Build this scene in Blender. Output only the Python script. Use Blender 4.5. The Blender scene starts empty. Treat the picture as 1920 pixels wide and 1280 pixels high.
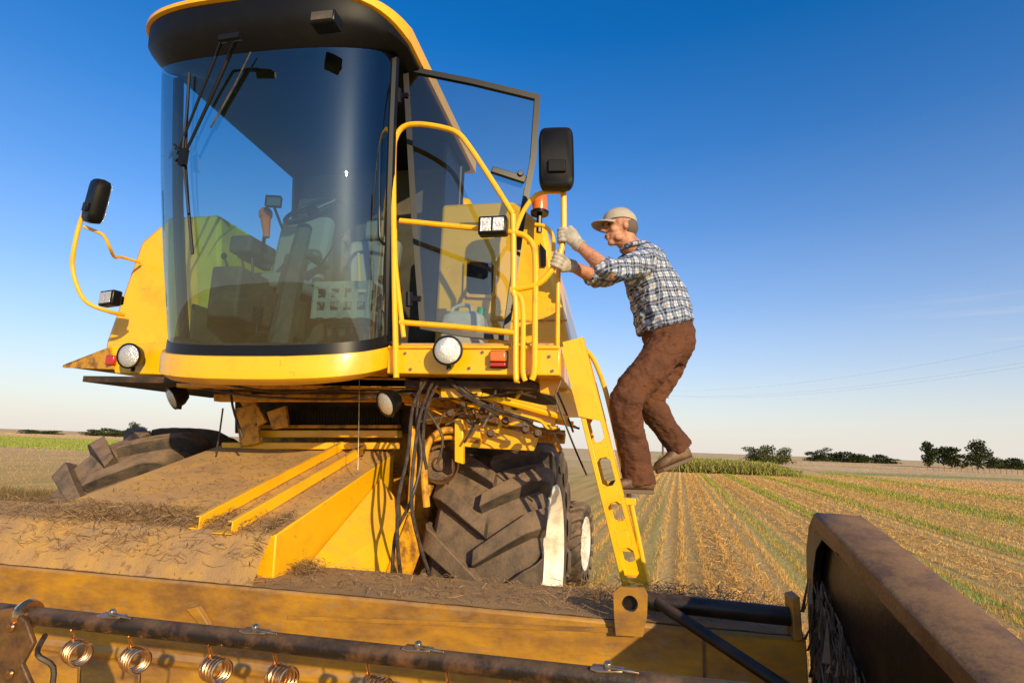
import bpy, bmesh, math, random
import numpy as np
from mathutils import Vector, Matrix
R=math.radians; V=Vector; PI=math.pi
random.seed(7); rng=np.random.default_rng(5)
SC=bpy.context.scene; C=SC.collection
# ------------------------------------------------------------ camera
F=20/36*1920
PSI,PHI,RHO=R(11),R(10.4),R(2.0)
CAM=V((0,0,1.75))
cw=V((-math.sin(PSI)*math.cos(PHI),math.cos(PSI)*math.cos(PHI),math.sin(PHI)))
r0=V((math.cos(PSI),math.sin(PSI),0)); u0=r0.cross(cw)
rr=r0*math.cos(RHO)+u0*math.sin(RHO); uu=u0*math.cos(RHO)-r0*math.sin(RHO)
cd=bpy.data.cameras.new("camera"); cam=bpy.data.objects.new("camera",cd); C.objects.link(cam)
cd.lens=20; cd.sensor_width=36; cd.clip_end=6000; cd.clip_start=0.05
m=Matrix((rr,uu,-cw)).transposed().to_4x4(); m.translation=CAM; cam.matrix_world=m
SC.camera=cam
def at(px,py,Y=None,X=None,Z=None,plane=None):
    d=rr*((px-960)/F)+uu*((640-py)/F)+cw
    if Y is not None: t=(Y-CAM.y)/d.y
    elif X is not None: t=(X-CAM.x)/d.x
    elif Z is not None: t=(Z-CAM.z)/d.z
    else:
        p,n=plane; t=(p-CAM).dot(n)/d.dot(n)
    return CAM+d*t
def proj(p):
    d=p-CAM; k=d.dot(cw); return 960+F*d.dot(rr)/k, 640-F*d.dot(uu)/k
# ------------------------------------------------------------ materials
def nd(nt,t,**k):
    n=nt.nodes.new(t)
    for a,b in k.items(): setattr(n,a,b)
    return n
def c4(c): return (c[0],c[1],c[2],1)
def mat(name,col,rough=.5,metal=0,col2=None,ns=5,lo=.42,hi=.68,bump=0,bs=60,dust=None,da=0,dlo=.2,coat=0,drough=.95,detail=6,spec=.5,streak=1,bstreak=1,bd=.02,spots=None):
    m=bpy.data.materials.new(name); m.use_nodes=True; nt=m.node_tree; b=nt.nodes['Principled BSDF']
    b.inputs['Roughness'].default_value=rough; b.inputs['Metallic'].default_value=metal
    b.inputs['Specular IOR Level'].default_value=spec
    b.inputs['Coat Weight'].default_value=coat; b.inputs['Coat Roughness'].default_value=.15
    tc=nd(nt,'ShaderNodeTexCoord'); src=tc.outputs['Object']
    if streak!=1:
        mp=nd(nt,'ShaderNodeMapping'); mp.inputs['Scale'].default_value=(1,1,streak); nt.links.new(src,mp.inputs[0]); src=mp.outputs[0]
    cur=None
    base=nd(nt,'ShaderNodeRGB'); base.outputs[0].default_value=c4(col); cur=base.outputs[0]
    def layer(cur,scale,lo,hi,c,amt=1.0):
        n=nd(nt,'ShaderNodeTexNoise'); n.inputs['Scale'].default_value=scale; n.inputs['Detail'].default_value=detail; n.inputs['Roughness'].default_value=.65
        nt.links.new(src,n.inputs['Vector'])
        mr=nd(nt,'ShaderNodeMapRange'); mr.inputs[1].default_value=lo; mr.inputs[2].default_value=hi; mr.inputs[4].default_value=amt
        nt.links.new(n.outputs['Fac'],mr.inputs[0])
        mx=nd(nt,'ShaderNodeMix',data_type='RGBA'); nt.links.new(mr.outputs[0],mx.inputs[0]); nt.links.new(cur,mx.inputs[6]); mx.inputs[7].default_value=c4(c); return mx.outputs[2]
    if col2: cur=layer(cur,ns,lo,hi,col2)
    if spots: cur=layer(cur,spots[0],spots[1],spots[1]+.06,spots[2],spots[3])
    if dust:
        g=nd(nt,'ShaderNodeNewGeometry'); s=nd(nt,'ShaderNodeSeparateXYZ'); nt.links.new(g.outputs['Normal'],s.inputs[0])
        mr=nd(nt,'ShaderNodeMapRange'); mr.inputs[1].default_value=dlo; mr.inputs[2].default_value=.95; nt.links.new(s.outputs[2],mr.inputs[0])
        n=nd(nt,'ShaderNodeTexNoise'); n.inputs['Scale'].default_value=9; n.inputs['Detail'].default_value=8; n.inputs['Roughness'].default_value=.7; nt.links.new(tc.outputs['Object'],n.inputs['Vector'])
        m2=nd(nt,'ShaderNodeMapRange'); m2.inputs[1].default_value=.3; m2.inputs[2].default_value=.55; nt.links.new(n.outputs['Fac'],m2.inputs[0])
        mu=nd(nt,'ShaderNodeMath',operation='MULTIPLY'); nt.links.new(mr.outputs[0],mu.inputs[0]); nt.links.new(m2.outputs[0],mu.inputs[1])
        mu2=nd(nt,'ShaderNodeMath',operation='MULTIPLY'); nt.links.new(mu.outputs[0],mu2.inputs[0]); mu2.inputs[1].default_value=da
        mx=nd(nt,'ShaderNodeMix',data_type='RGBA'); nt.links.new(mu2.outputs[0],mx.inputs[0]); nt.links.new(cur,mx.inputs[6]); mx.inputs[7].default_value=c4(dust); cur=mx.outputs[2]
        mq=nd(nt,'ShaderNodeMapRange'); mq.inputs[3].default_value=rough; mq.inputs[4].default_value=drough; nt.links.new(mu2.outputs[0],mq.inputs[0]); nt.links.new(mq.outputs[0],b.inputs['Roughness'])
    nt.links.new(cur,b.inputs['Base Color'])
    if bump:
        bsrc=tc.outputs['Object']
        if bstreak!=1:
            mp=nd(nt,'ShaderNodeMapping'); mp.inputs['Scale'].default_value=(1,1,bstreak); nt.links.new(bsrc,mp.inputs[0]); bsrc=mp.outputs[0]
        n=nd(nt,'ShaderNodeTexNoise'); n.inputs['Scale'].default_value=bs; n.inputs['Detail'].default_value=6; nt.links.new(bsrc,n.inputs['Vector'])
        bp=nd(nt,'ShaderNodeBump'); bp.inputs['Strength'].default_value=bump; bp.inputs['Distance'].default_value=bd; nt.links.new(n.outputs['Fac'],bp.inputs['Height']); nt.links.new(bp.outputs[0],b.inputs['Normal'])
    return m
DUST=(.40,.245,.12)
M={}
M['yellow']=mat('yellow_paint',(.94,.50,.004),.33,col2=(.74,.34,.010),ns=3.5,lo=.5,hi=.8,dust=DUST,da=.75,dlo=.5,coat=.3,bump=.03,bs=30,spots=(22,.63,(.35,.18,.05),.55))
M['tube']=mat('yellow_rail_paint',(.94,.50,.004),.35,col2=(.74,.34,.02),ns=14,lo=.55,hi=.75,coat=.3,spots=(60,.64,(.25,.13,.05),.7))
M['header']=mat('shaded_header_paint',(.47,.225,.008),.5,col2=(.18,.085,.025),ns=3,lo=.38,hi=.66,dust=DUST,da=1,dlo=.3,bump=.1,bs=25,streak=2.5,spots=(14,.57,(.27,.16,.07),.6))  # ochre darkened to put the header's shade into its paint, plus dirt and dust
M['deck']=mat('dusty_deck',(.70,.40,.08),.7,col2=(.44,.26,.11),ns=2.4,lo=.36,hi=.62,dust=(.48,.30,.14),da=.45,bump=.2,bs=90,spots=(9,.61,(.18,.10,.045),.65))
M['ledge']=mat('dusty_ledge',(.50,.28,.07),.85,col2=(.34,.205,.095),ns=5,lo=.36,hi=.60,dust=(.42,.27,.13),da=.5,bump=.35,bs=120,spots=(14,.60,(.15,.085,.04),.7))
M['black']=mat('black_plastic',(.004,.004,.005),.5,col2=(.009,.008,.007),ns=8,lo=.5,hi=.8,dust=(.08,.05,.03),da=.3,spec=.22)
M['frame']=mat('black_frame',(.006,.006,.007),.35,spec=.3)
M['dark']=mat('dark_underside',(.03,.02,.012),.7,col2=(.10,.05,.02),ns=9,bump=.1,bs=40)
M['rubber']=mat('tyre_rubber',(.042,.034,.028),.75,col2=(.16,.11,.07),ns=5,lo=.42,hi=.70,dust=(.32,.21,.13),da=.8,dlo=-.15,bump=.35,bs=60)
M['rim']=mat('cream_rim',(.80,.76,.66),.45,col2=(.45,.34,.22),ns=6,lo=.48,hi=.72)
M['brown']=mat('divider_brown',(.095,.042,.015),.5,col2=(.21,.11,.045),ns=6,lo=.4,hi=.7,dust=(.33,.185,.075),da=.65,bump=.15,bs=60,spots=(26,.6,(.03,.015,.008),.8))
M['bsteel']=mat('black_steel',(.006,.005,.005),.35,col2=(.03,.018,.012),ns=10,lo=.5,hi=.75,dust=(.2,.12,.07),da=.4,bump=.06,bs=50,spec=.35)
M['reel']=mat('worn_reel_steel',(.018,.012,.009),.38,.2,col2=(.15,.07,.03),ns=14,lo=.48,hi=.68,bump=.12,bs=80,dust=(.26,.16,.08),da=.5)
M['copper']=mat('spring_steel',(.72,.42,.20),.22,.95,col2=(.38,.19,.08),ns=40)
M['metal']=mat('galvanised_metal',(.46,.40,.33),.32,.85,col2=(.24,.16,.1),ns=30)
M['seat']=mat('grey_seat_fabric',(.26,.26,.25),.9,bump=.1,bs=200)
M['console']=mat('cab_console',(.06,.055,.045),.7,col2=(.13,.10,.065),ns=10)
M['wallint']=mat('cab_lining',(.08,.072,.06),.85,col2=(.14,.11,.075),ns=3)
M['mesh']=mat('dark_mesh',(.02,.014,.01),.8)  # one even near-black colour for the grille
M['white']=mat('white_plastic',(.55,.52,.46),.45,col2=(.36,.31,.25),ns=9,lo=.5,hi=.8)
M['crate']=mat('crate_plastic',(.36,.34,.30),.5,col2=(.22,.19,.15),ns=9,lo=.45,hi=.7)
M['decal']=mat('pale_blue_decal',(.34,.38,.46),.4)
M['screen']=mat('dull_screen',(.10,.12,.14),.2)
M['orange']=mat('amber_plastic',(.85,.16,.01),.25,coat=.5)
M['red']=mat('red_plastic',(.45,.02,.01),.25,coat=.5)
M['green']=mat('green_plastic',(.02,.35,.12),.4)
M['hose']=mat('hose_rubber',(.022,.016,.013),.5,col2=(.10,.065,.04),ns=20)
M['rust']=mat('rusty_yellow',(.72,.35,.012),.5,col2=(.24,.10,.022),ns=10,lo=.46,hi=.64,bump=.2,bs=60)
M['rust2']=mat('dirty_brown_plate',(.16,.075,.02),.5,col2=(.06,.03,.014),ns=12,lo=.42,hi=.6,bump=.2,bs=60)
M['lens']=mat('lamp_lens',(.75,.75,.72),.12,.55,bump=.5,bs=120)
M['skin']=mat('skin',(.55,.27,.16),.55,col2=(.40,.16,.09),ns=22,bump=.3,bs=60)
M['glove']=mat('work_glove',(.50,.46,.39),.9,col2=(.32,.27,.20),ns=25,bump=.3,bs=150)
M['cap']=mat('cap_cloth',(.44,.39,.32),.9,col2=(.36,.32,.26),ns=20,bump=.2,bs=200)
M['hair']=mat('hair',(.14,.11,.09),.7,bump=.5,bs=200)
M['shoe']=mat('shoe_leather',(.10,.05,.025),.6,col2=(.22,.13,.07),ns=20)
M['sole']=mat('shoe_sole',(.15,.10,.065),.8)
M['eye']=mat('eye',(.02,.015,.01),.2)
M['lip']=mat('lip',(.28,.09,.06),.5)
M['trouser']=mat('corduroy',(.125,.043,.015),.85,col2=(.065,.022,.009),ns=5,bump=.9,bs=9,bstreak=1.8,bd=.05)
M['wood']=mat('weathered_wood',(.12,.09,.07),.9,col2=(.2,.16,.12),ns=10)
M['bark']=mat('bark',(.06,.045,.03),.9)
def leafmat(name,a,b):
    m=bpy.data.materials.new(name); m.use_nodes=True; nt=m.node_tree; p=nt.nodes['Principled BSDF']
    g=nd(nt,'ShaderNodeNewGeometry'); mx=nd(nt,'ShaderNodeMix',data_type='RGBA')
    nt.links.new(g.outputs['Random Per Island'],mx.inputs[0]); mx.inputs[6].default_value=c4(a); mx.inputs[7].default_value=c4(b)
    nt.links.new(mx.outputs[2],p.inputs['Base Color']); p.inputs['Roughness'].default_value=.8; p.inputs['Specular IOR Level'].default_value=.15
    return m
M['leaf']=leafmat('tree_leaf',(.02,.035,.012),(.085,.10,.03))
M['leaf2']=leafmat('bush_leaf',(.04,.065,.02),(.15,.16,.04))
M['corn']=leafmat('corn_leaf',(.12,.15,.03),(.42,.36,.09))
M['straw']=leafmat('straw',(.54,.29,.08),(.84,.52,.17))
M['greystraw']=leafmat('dusty_straw',(.14,.085,.045),(.46,.29,.14))
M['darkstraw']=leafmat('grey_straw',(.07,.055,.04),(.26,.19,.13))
M['stubble']=leafmat('stubble_blade',(.54,.28,.065),(.84,.51,.14))
M['farstubble']=leafmat('far_stubble_blade',(.52,.29,.12),(.78,.48,.21))
M['grass']=leafmat('grass_blade',(.15,.21,.02),(.42,.42,.07))
M['tallgrass']=leafmat('dry_grass_blade',(.07,.06,.025),(.30,.19,.08))
def glassmat(name,tint,base=.05,dust=.06,gain=1.0):
    m=bpy.data.materials.new(name); m.use_nodes=True; nt=m.node_tree; nt.nodes.clear()
    o=nd(nt,'ShaderNodeOutputMaterial'); t=nd(nt,'ShaderNodeBsdfTransparent'); t.inputs[0].default_value=c4(tint)
    g=nd(nt,'ShaderNodeBsdfGlossy'); g.inputs['Roughness'].default_value=0; g.inputs['Color'].default_value=(.85,1,1,1)
    lw=nd(nt,'ShaderNodeLayerWeight'); lw.inputs[0].default_value=.5
    pw=nd(nt,'ShaderNodeMath',operation='POWER'); nt.links.new(lw.outputs['Facing'],pw.inputs[0]); pw.inputs[1].default_value=4
    mr=nd(nt,'ShaderNodeMapRange'); mr.inputs[3].default_value=base; mr.inputs[4].default_value=gain; nt.links.new(pw.outputs[0],mr.inputs[0])
    mx=nd(nt,'ShaderNodeMixShader'); nt.links.new(mr.outputs[0],mx.inputs[0]); nt.links.new(t.outputs[0],mx.inputs[1]); nt.links.new(g.outputs[0],mx.inputs[2])
    d=nd(nt,'ShaderNodeBsdfDiffuse'); d.inputs[0].default_value=(.42,.28,.15,1)
    tc=nd(nt,'ShaderNodeTexCoord'); n=nd(nt,'ShaderNodeTexNoise'); n.inputs['Scale'].default_value=4; n.inputs['Detail'].default_value=8; nt.links.new(tc.outputs['Object'],n.inputs['Vector'])
    s=nd(nt,'ShaderNodeSeparateXYZ'); nt.links.new(tc.outputs['Object'],s.inputs[0])
    m1=nd(nt,'ShaderNodeMapRange'); m1.inputs[1].default_value=.2; m1.inputs[2].default_value=-.95; m1.inputs[3].default_value=dust*.1; m1.inputs[4].default_value=dust*2; nt.links.new(s.outputs[2],m1.inputs[0])
    m2=nd(nt,'ShaderNodeMath',operation='MULTIPLY'); nt.links.new(m1.outputs[0],m2.inputs[0]); nt.links.new(n.outputs['Fac'],m2.inputs[1])
    m3=nd(nt,'ShaderNodeMixShader'); nt.links.new(m2.outputs[0],m3.inputs[0]); nt.links.new(mx.outputs[0],m3.inputs[1]); nt.links.new(d.outputs[0],m3.inputs[2])
    nt.links.new(m3.outputs[0],o.inputs[0]); return m
M['glass']=glassmat('windshield_glass',(.42,.62,.66),.11,.06,.8)
M['doorglass']=glassmat('door_tinted_glass',(.60,.70,.72),.06,.03,.7)
M['sideglass']=glassmat('side_window_glass',(.75,1.0,1.0),.03,.01,.4)
def plaid():
    m=bpy.data.materials.new('plaid_shirt'); m.use_nodes=True; nt=m.node_tree; b=nt.nodes['Principled BSDF']; b.inputs['Roughness'].default_value=.85
    tc=nd(nt,'ShaderNodeTexCoord'); mp=nd(nt,'ShaderNodeMapping'); mp.inputs['Rotation'].default_value=(0,R(14),0); nt.links.new(tc.outputs['Object'],mp.inputs[0])
    s=nd(nt,'ShaderNodeSeparateXYZ'); nt.links.new(mp.outputs[0],s.inputs[0])
    def ma(op,a,bb,c=None):
        n=nd(nt,'ShaderNodeMath',operation=op)
        for i,x in enumerate((a,bb,c)):
            if x is None: continue
            if isinstance(x,(int,float)): n.inputs[i].default_value=x
            else: nt.links.new(x,n.inputs[i])
        return n.outputs[0]
    nz=nd(nt,'ShaderNodeTexNoise'); nz.inputs['Scale'].default_value=6; nt.links.new(tc.outputs['Object'],nz.inputs['Vector'])
    wob=ma('MULTIPLY',nz.outputs['Fac'],.06)
    xx=ma('ADD',ma('ADD',s.outputs[0],ma('MULTIPLY',s.outputs[1],.8)),wob)
    zz=ma('ADD',s.outputs[2],wob)
    def band(v):
        f=ma('FRACT',ma('ADD',ma('DIVIDE',v,.062),50.3),0)
        wide=ma('LESS_THAN',f,.50); thin=ma('COMPARE',f,.25,.045); t2=ma('COMPARE',f,.75,.05)
        return wide,thin,t2
    wx,tx,ux=band(xx); wz,tz,uz=band(zz)
    dk=ma('DIVIDE',ma('ADD',wx,wz),2)
    cr=nd(nt,'ShaderNodeValToRGB'); e=cr.color_ramp.elements; e[0].color=(.62,.63,.66,1); e[1].color=(.022,.036,.085,1); q=cr.color_ramp.elements.new(.5); q.color=(.14,.20,.34,1)
    nt.links.new(dk,cr.inputs[0])
    mx=nd(nt,'ShaderNodeMix',data_type='RGBA'); nt.links.new(ma('MULTIPLY',ma('MAXIMUM',tx,tz),.5),mx.inputs[0]); nt.links.new(cr.outputs[0],mx.inputs[6]); mx.inputs[7].default_value=(.58,.57,.55,1)
    m2=nd(nt,'ShaderNodeMix',data_type='RGBA'); nt.links.new(ma('MULTIPLY',ma('MAXIMUM',ux,uz),.6),m2.inputs[0]); nt.links.new(mx.outputs[2],m2.inputs[6]); m2.inputs[7].default_value=(.14,.15,.22,1)
    nt.links.new(m2.outputs[2],b.inputs['Base Color'])
    n=nd(nt,'ShaderNodeTexNoise'); n.inputs['Scale'].default_value=11; n.inputs['Distortion'].default_value=1.2; nt.links.new(tc.outputs['Object'],n.inputs['Vector'])
    bp=nd(nt,'ShaderNodeBump'); bp.inputs['Strength'].default_value=.9; bp.inputs['Distance'].default_value=.04; nt.links.new(n.outputs['Fac'],bp.inputs['Height']); nt.links.new(bp.outputs[0],b.inputs['Normal'])
    return m
M['plaid']=plaid()
# ------------------------------------------------------------ mesh builder
def catmull(p,k=6):
    p=[V(q) for q in p]; o=[]
    for i in range(len(p)-1):
        a=p[max(i-1,0)];b=p[i];c=p[i+1];d=p[min(i+2,len(p)-1)]
        for j in range(k):
            t=j/k
            o.append(.5*((2*b)+(c-a)*t+(2*a-5*b+4*c-d)*t*t+(3*b-a-3*c+d)*t**3))
    o.append(p[-1]); return o
class MB:
    def __init__(s): s.v=[]; s.f=[]
    def add(s,vs,fs):
        n=len(s.v); s.v+= [tuple(x) for x in vs]; s.f+=[tuple(i+n for i in f) for f in fs]; return s
    def box(s,c,size,rot=None):
        c=V(c); vs=[]
        for x in (-.5,.5):
            for y in (-.5,.5):
                for z in (-.5,.5):
                    q=V((x*size[0],y*size[1],z*size[2]))
                    if rot is not None: q=rot@q
                    vs.append(c+q)
        return s.add(vs,[(0,1,3,2),(4,6,7,5),(0,4,5,1),(2,3,7,6),(0,2,6,4),(1,5,7,3)])
    def bb(s,x0,x1,y0,y1,z0,z1): return s.box(((x0+x1)/2,(y0+y1)/2,(z0+z1)/2),(x1-x0,y1-y0,z1-z0))
    def extr(s,pts,vec):
        n=len(pts); vec=V(vec); vs=[V(p) for p in pts]+[V(p)+vec for p in pts]
        return s.add(vs,[tuple(range(n-1,-1,-1)),tuple(range(n,2*n))]+[(i,(i+1)%n,(i+1)%n+n,i+n) for i in range(n)])
    def poly(s,pts): return s.add(pts,[tuple(range(len(pts)))])
    def panel(s,pts,th=.006):
        pts=[V(p) for p in pts]; n=(pts[1]-pts[0]).cross(pts[-1]-pts[0]).normalized()
        return s.extr(pts,n*th)
    def loft(s,rings,cap=True,closed=True):
        n=len(rings[0]); vs=[p for r in rings for p in r]; fs=[]
        for i in range(len(rings)-1):
            for j in range(n if closed else n-1):
                k=(j+1)%n; fs.append((i*n+j,i*n+k,(i+1)*n+k,(i+1)*n+j))
        if cap: fs+=[tuple(range(n-1,-1,-1)),tuple((len(rings)-1)*n+i for i in range(n))]
        return s.add(vs,fs)
    def tube(s,pts,r,n=10,sm=0,cap=True,closed=False):
        pts=[V(p) for p in pts]
        if sm: pts=catmull(pts,sm)
        N=len(pts); rs=r if isinstance(r,(list,tuple)) else [r]*N
        if len(rs)!=N: rs=[rs[0]+(rs[-1]-rs[0])*i/(N-1) for i in range(N)]
        rings=[]; nrm=None
        for i in range(N):
            a=pts[max(i-1,0)]; b=pts[min(i+1,N-1)]; t=(b-a).normalized()
            if nrm is None:
                q=V((0,0,1)) if abs(t.z)<.9 else V((0,1,0)); nrm=(q-t*q.dot(t)).normalized()
            else: nrm=(nrm-t*nrm.dot(t)).normalized()
            bi=t.cross(nrm); rings.append([pts[i]+(nrm*math.cos(2*PI*j/n)+bi*math.sin(2*PI*j/n))*rs[i] for j in range(n)])
        return s.loft(rings,cap)
    def lathe(s,prof,o,ax,n=32,cap=False):
        o=V(o); ax=V(ax).normalized(); q=V((0,0,1)) if abs(ax.z)<.9 else V((1,0,0)); a=(q-ax*q.dot(ax)).normalized(); b=ax.cross(a)
        rings=[[o+ax*h+(a*math.cos(2*PI*j/n)+b*math.sin(2*PI*j/n))*max(rad,.0005) for j in range(n)] for rad,h in prof]
        return s.loft(rings,cap)
    def grid(s,fn,nu,nv):
        vs=[fn(i/nu,j/nv) for j in range(nv+1) for i in range(nu+1)]
        return s.add(vs,[(j*(nu+1)+i,j*(nu+1)+i+1,(j+1)*(nu+1)+i+1,(j+1)*(nu+1)+i) for j in range(nv) for i in range(nu)])
    def blob(s,c,r,ax=None,n=16,m=10,half=None):
        c=V(c); ax=ax or (V((1,0,0)),V((0,1,0)),V((0,0,1))); rings=[]
        lo=-.5 if half is None else half
        for i in range(m+1):
            la=PI*(lo+(.5-lo)*i/m); la=max(min(la,PI/2-.02),-PI/2+.02)
            rings.append([c+ax[0]*r[0]*math.cos(la)*math.cos(2*PI*j/n)+ax[1]*r[1]*math.cos(la)*math.sin(2*PI*j/n)+ax[2]*r[2]*math.sin(la) for j in range(n)])
        return s.loft(rings,True)
    def ell(s,pts,ab,side=V((0,1,0)),n=18,sm=0):
        pts=[V(p) for p in pts]
        if sm:
            pts2=catmull(pts,sm)
            ab3=catmull([V((a,b,0)) for a,b in ab],sm); ab=[(q.x,q.y) for q in ab3]; pts=pts2
        N=len(pts); rings=[]
        for i in range(N):
            t=(pts[min(i+1,N-1)]-pts[max(i-1,0)]).normalized(); nr=t.cross(side).normalized(); sd=nr.cross(t)
            rings.append([pts[i]+sd*ab[i][0]*math.cos(2*PI*j/n)+nr*ab[i][1]*math.sin(2*PI*j/n) for j in range(n)])
        return s.loft(rings,True)
WL={}
def empty(name,loc,label,cat,group=None):
    o=bpy.data.objects.new(name,None); C.objects.link(o); o.location=loc; o.empty_display_size=.2; WL[o.name]=V(loc)
    o['label']=label; o['category']=cat
    if group: o['group']=group
    return o
def mk(name,mb,m,parent=None,bev=0,sharp=35,label=None,cat=None,group=None,kind=None,norm=True,origin=None):
    vs=np.array([tuple(v) for v in mb.v]); c=V(((vs.min(0)+vs.max(0))/2).tolist()) if origin is None else V(origin)
    me=bpy.data.meshes.new(name); me.from_pydata((vs-np.array(c)).tolist(),[],mb.f)
    if norm:
        bm=bmesh.new(); bm.from_mesh(me); bmesh.ops.recalc_face_normals(bm,faces=bm.faces); bm.to_mesh(me); bm.free()
    me.materials.append(M[m] if isinstance(m,str) else m)
    me.polygons.foreach_set('use_smooth',[True]*len(me.polygons))
    try: me.set_sharp_from_angle(angle=R(sharp))
    except Exception: pass
    o=bpy.data.objects.new(name,me); C.objects.link(o); WL[o.name]=c.copy()
    if parent is not None: o.parent=parent; o.location=c-WL[parent.name]
    else: o.location=c
    if bev:
        b=o.modifiers.new('bevel','BEVEL'); b.width=bev; b.segments=2; b.limit_method='ANGLE'; b.angle_limit=R(40)
    if label: o['label']=label
    if cat: o['category']=cat
    if group: o['group']=group
    if kind: o['kind']=kind
    return o
def remesh(o,vox,smooth=4,disp=0,dscale=.1):
    r=o.modifiers.new('remesh','REMESH'); r.mode='VOXEL'; r.voxel_size=vox; r.use_smooth_shade=True
    s=o.modifiers.new('smooth','SMOOTH'); s.iterations=smooth; s.factor=.5
    if disp:
        t=bpy.data.textures.new(o.name+'_folds','CLOUDS'); t.noise_scale=dscale; t.noise_depth=2
        d=o.modifiers.new('folds','DISPLACE'); d.texture=t; d.strength=disp; d.mid_level=.5
# ------------------------------------------------------------ harvester
HV=empty('combine_harvester',(-2.2,4.4,0),'yellow combine harvester with a tall glazed cab, open cab door and big muddy front tyres','combine harvester')
CX=-2.2
NP=2.6
XLB,XLT=-2.77,-2.965
def G(s,t,k=0,dz=0):
    th=s*R(86); sn=math.sin(th); cs=max(math.cos(th),0)
    sx=math.copysign(abs(sn)**(2/NP),sn); cy=cs**(2/NP)
    xl=XLB+(XLT-XLB)*t; xr=-1.37+(-1.40+1.37)*t
    yc=3.17-.15*t; D=.37+.04*t
    x=(xl+xr)/2+(xr-xl)/2*sx; y=yc-D*cy-.03*math.sin(PI*t); z=(2.36-.14*cy)*(1-t)+(4.15-.2*cy)*t
    n=V((math.copysign(abs(sx)**1.6,sx),-(cy**1.6),0))
    n=n.normalized() if n.length>0 else V((0,-1,0))
    return V((x,y,z))+n*k+V((0,0,dz))
def ong(px,py,off):
    s0,t0,ds,dt=0,.5,1,.5
    for lv in range(7):
        best=None
        for i in range(-8,9):
            for j in range(-8,9):
                s=min(max(s0+ds*i/8,-1),1); t=min(max(t0+dt*j/8,0),1.0); q=proj(G(s,t,off)); e=(q[0]-px)**2+(q[1]-py)**2
                if best is None or e<best[0]: best=(e,s,t)
        s0,t0=best[1],best[2]; ds/=4; dt/=4
    return G(s0,t0,off)
def loop(t,k,dzf,dzL=None,dzR=None,yb=4.5,n=32,rear=-.04):
    if dzL is None: dzL=dzf
    if dzR is None: dzR=dzf; rear=0
    pts=[]
    for i in range(n+1):
        s=-1+2*i/n; p=G(s,t,k); c0=G(s,t,0)
        f=min(max((c0.y-2.62)/.38,0),1); f=f*f*(3-2*f) if t>.5 else 0
        p.z+=dzf*(1-f)+(dzL if s<0 else dzR)*f; pts.append(p)
    a=pts[-1];b=pts[0]
    for f in (.33,.66,1.0): pts.append(V((a.x,a.y+(yb-a.y)*f,a.z+rear*f)))
    for f in (1.0,.66,.33): pts.append(V((b.x,b.y+(yb-b.y)*f,b.z+rear*f)))
    return pts
mk('windshield',MB().grid(lambda u,v:G(-1+2*u,v),56,14),'glass',HV)
b=MB(); b.loft([[G(-1+2*i/40,0,.012,.0+q) for i in range(41)] for q in (-.035,.03)],False,False)
b.loft([[G(-1+2*i/40,0,.0,.0+q) for i in range(41)] for q in (-.035,.03)],False,False)
b.loft([[G(-1+2*i/40,0,kk,.03) for i in range(41)] for kk in (0,.012)],False,False)
mk('windshield_seal',b,'frame',HV)
b=MB(); b.loft([loop(0,.03,-.036),loop(0,.035,-.07),loop(0,.03,-.16),loop(0,-.02,-.19)],True)
mk('cab_base',b,'yellow',HV)
b=MB(); b.extr([p+V((0,0,0)) for p in loop(0,-.03,-.0)][::1],(0,0,.02)); mk('cab_floor',b,'console',HV)
b=MB(); b.loft([loop(1,-.35,.0),loop(1,-.02,-.0),loop(1,.02,.04,.03,.02),loop(1,.07,.11,.08,.03),loop(1,.095,.16,.11,.04),loop(1,.10,.265,.19,.055)],True)
mk('roof_visor',b,'black',HV)
b=MB(); b.loft([loop(1,.095,.267,.192,.057,4.6),loop(1,.12,.275,.20,.065,4.6),loop(1,.12,.300,.235,.165,4.6),loop(1,.05,.35,.30,.25,4.5),loop(1,-.2,.40,.38,.34,4.3)],True)
mk('roof',b,'yellow',HV)
for s in (-1,1):
    b=MB(); b.tube([G(s,t,.0)+V((0,.035,0)) for t in (0,.25,.5,.75,1)],.032,8); mk('cab_pillar',b,'frame',HV)
for x0,x1 in ((XLB,XLT+.04),(-1.38,-1.38)):
    b=MB(); b.tube([(x0,4.42,2.3),(x1,4.42,4.2)],.05,8); mk('cab_pillar',b,'frame',HV)
b=MB(); b.panel([(XLB,4.45,2.3),(-1.36,4.45,2.3),(-1.38,4.45,4.25),(XLT,4.45,4.25)],.02); mk('cab_rear_wall',b,'wallint',HV)
b=MB(); b.poly([(XLB-.01,3.25,2.6),(XLB-.01,4.4,2.6),(XLT+.01,4.4,4.18),(XLT+.01,3.1,4.14)]); mk('side_window',b,'sideglass',HV)
b=MB(); b.panel([(XLB,3.2,2.3),(XLB,4.42,2.3),(XLB-.02,4.42,2.6),(XLB-.02,3.2,2.6)],.02); mk('door_sill',b,'wallint',HV)
b=MB(); b.panel([(-1.36,4.0,2.3),(-1.36,4.42,2.3),(-1.38,4.42,4.2),(-1.38,4.0,4.2)],.02); mk('cab_side_panel',b,'frame',HV)
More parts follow.
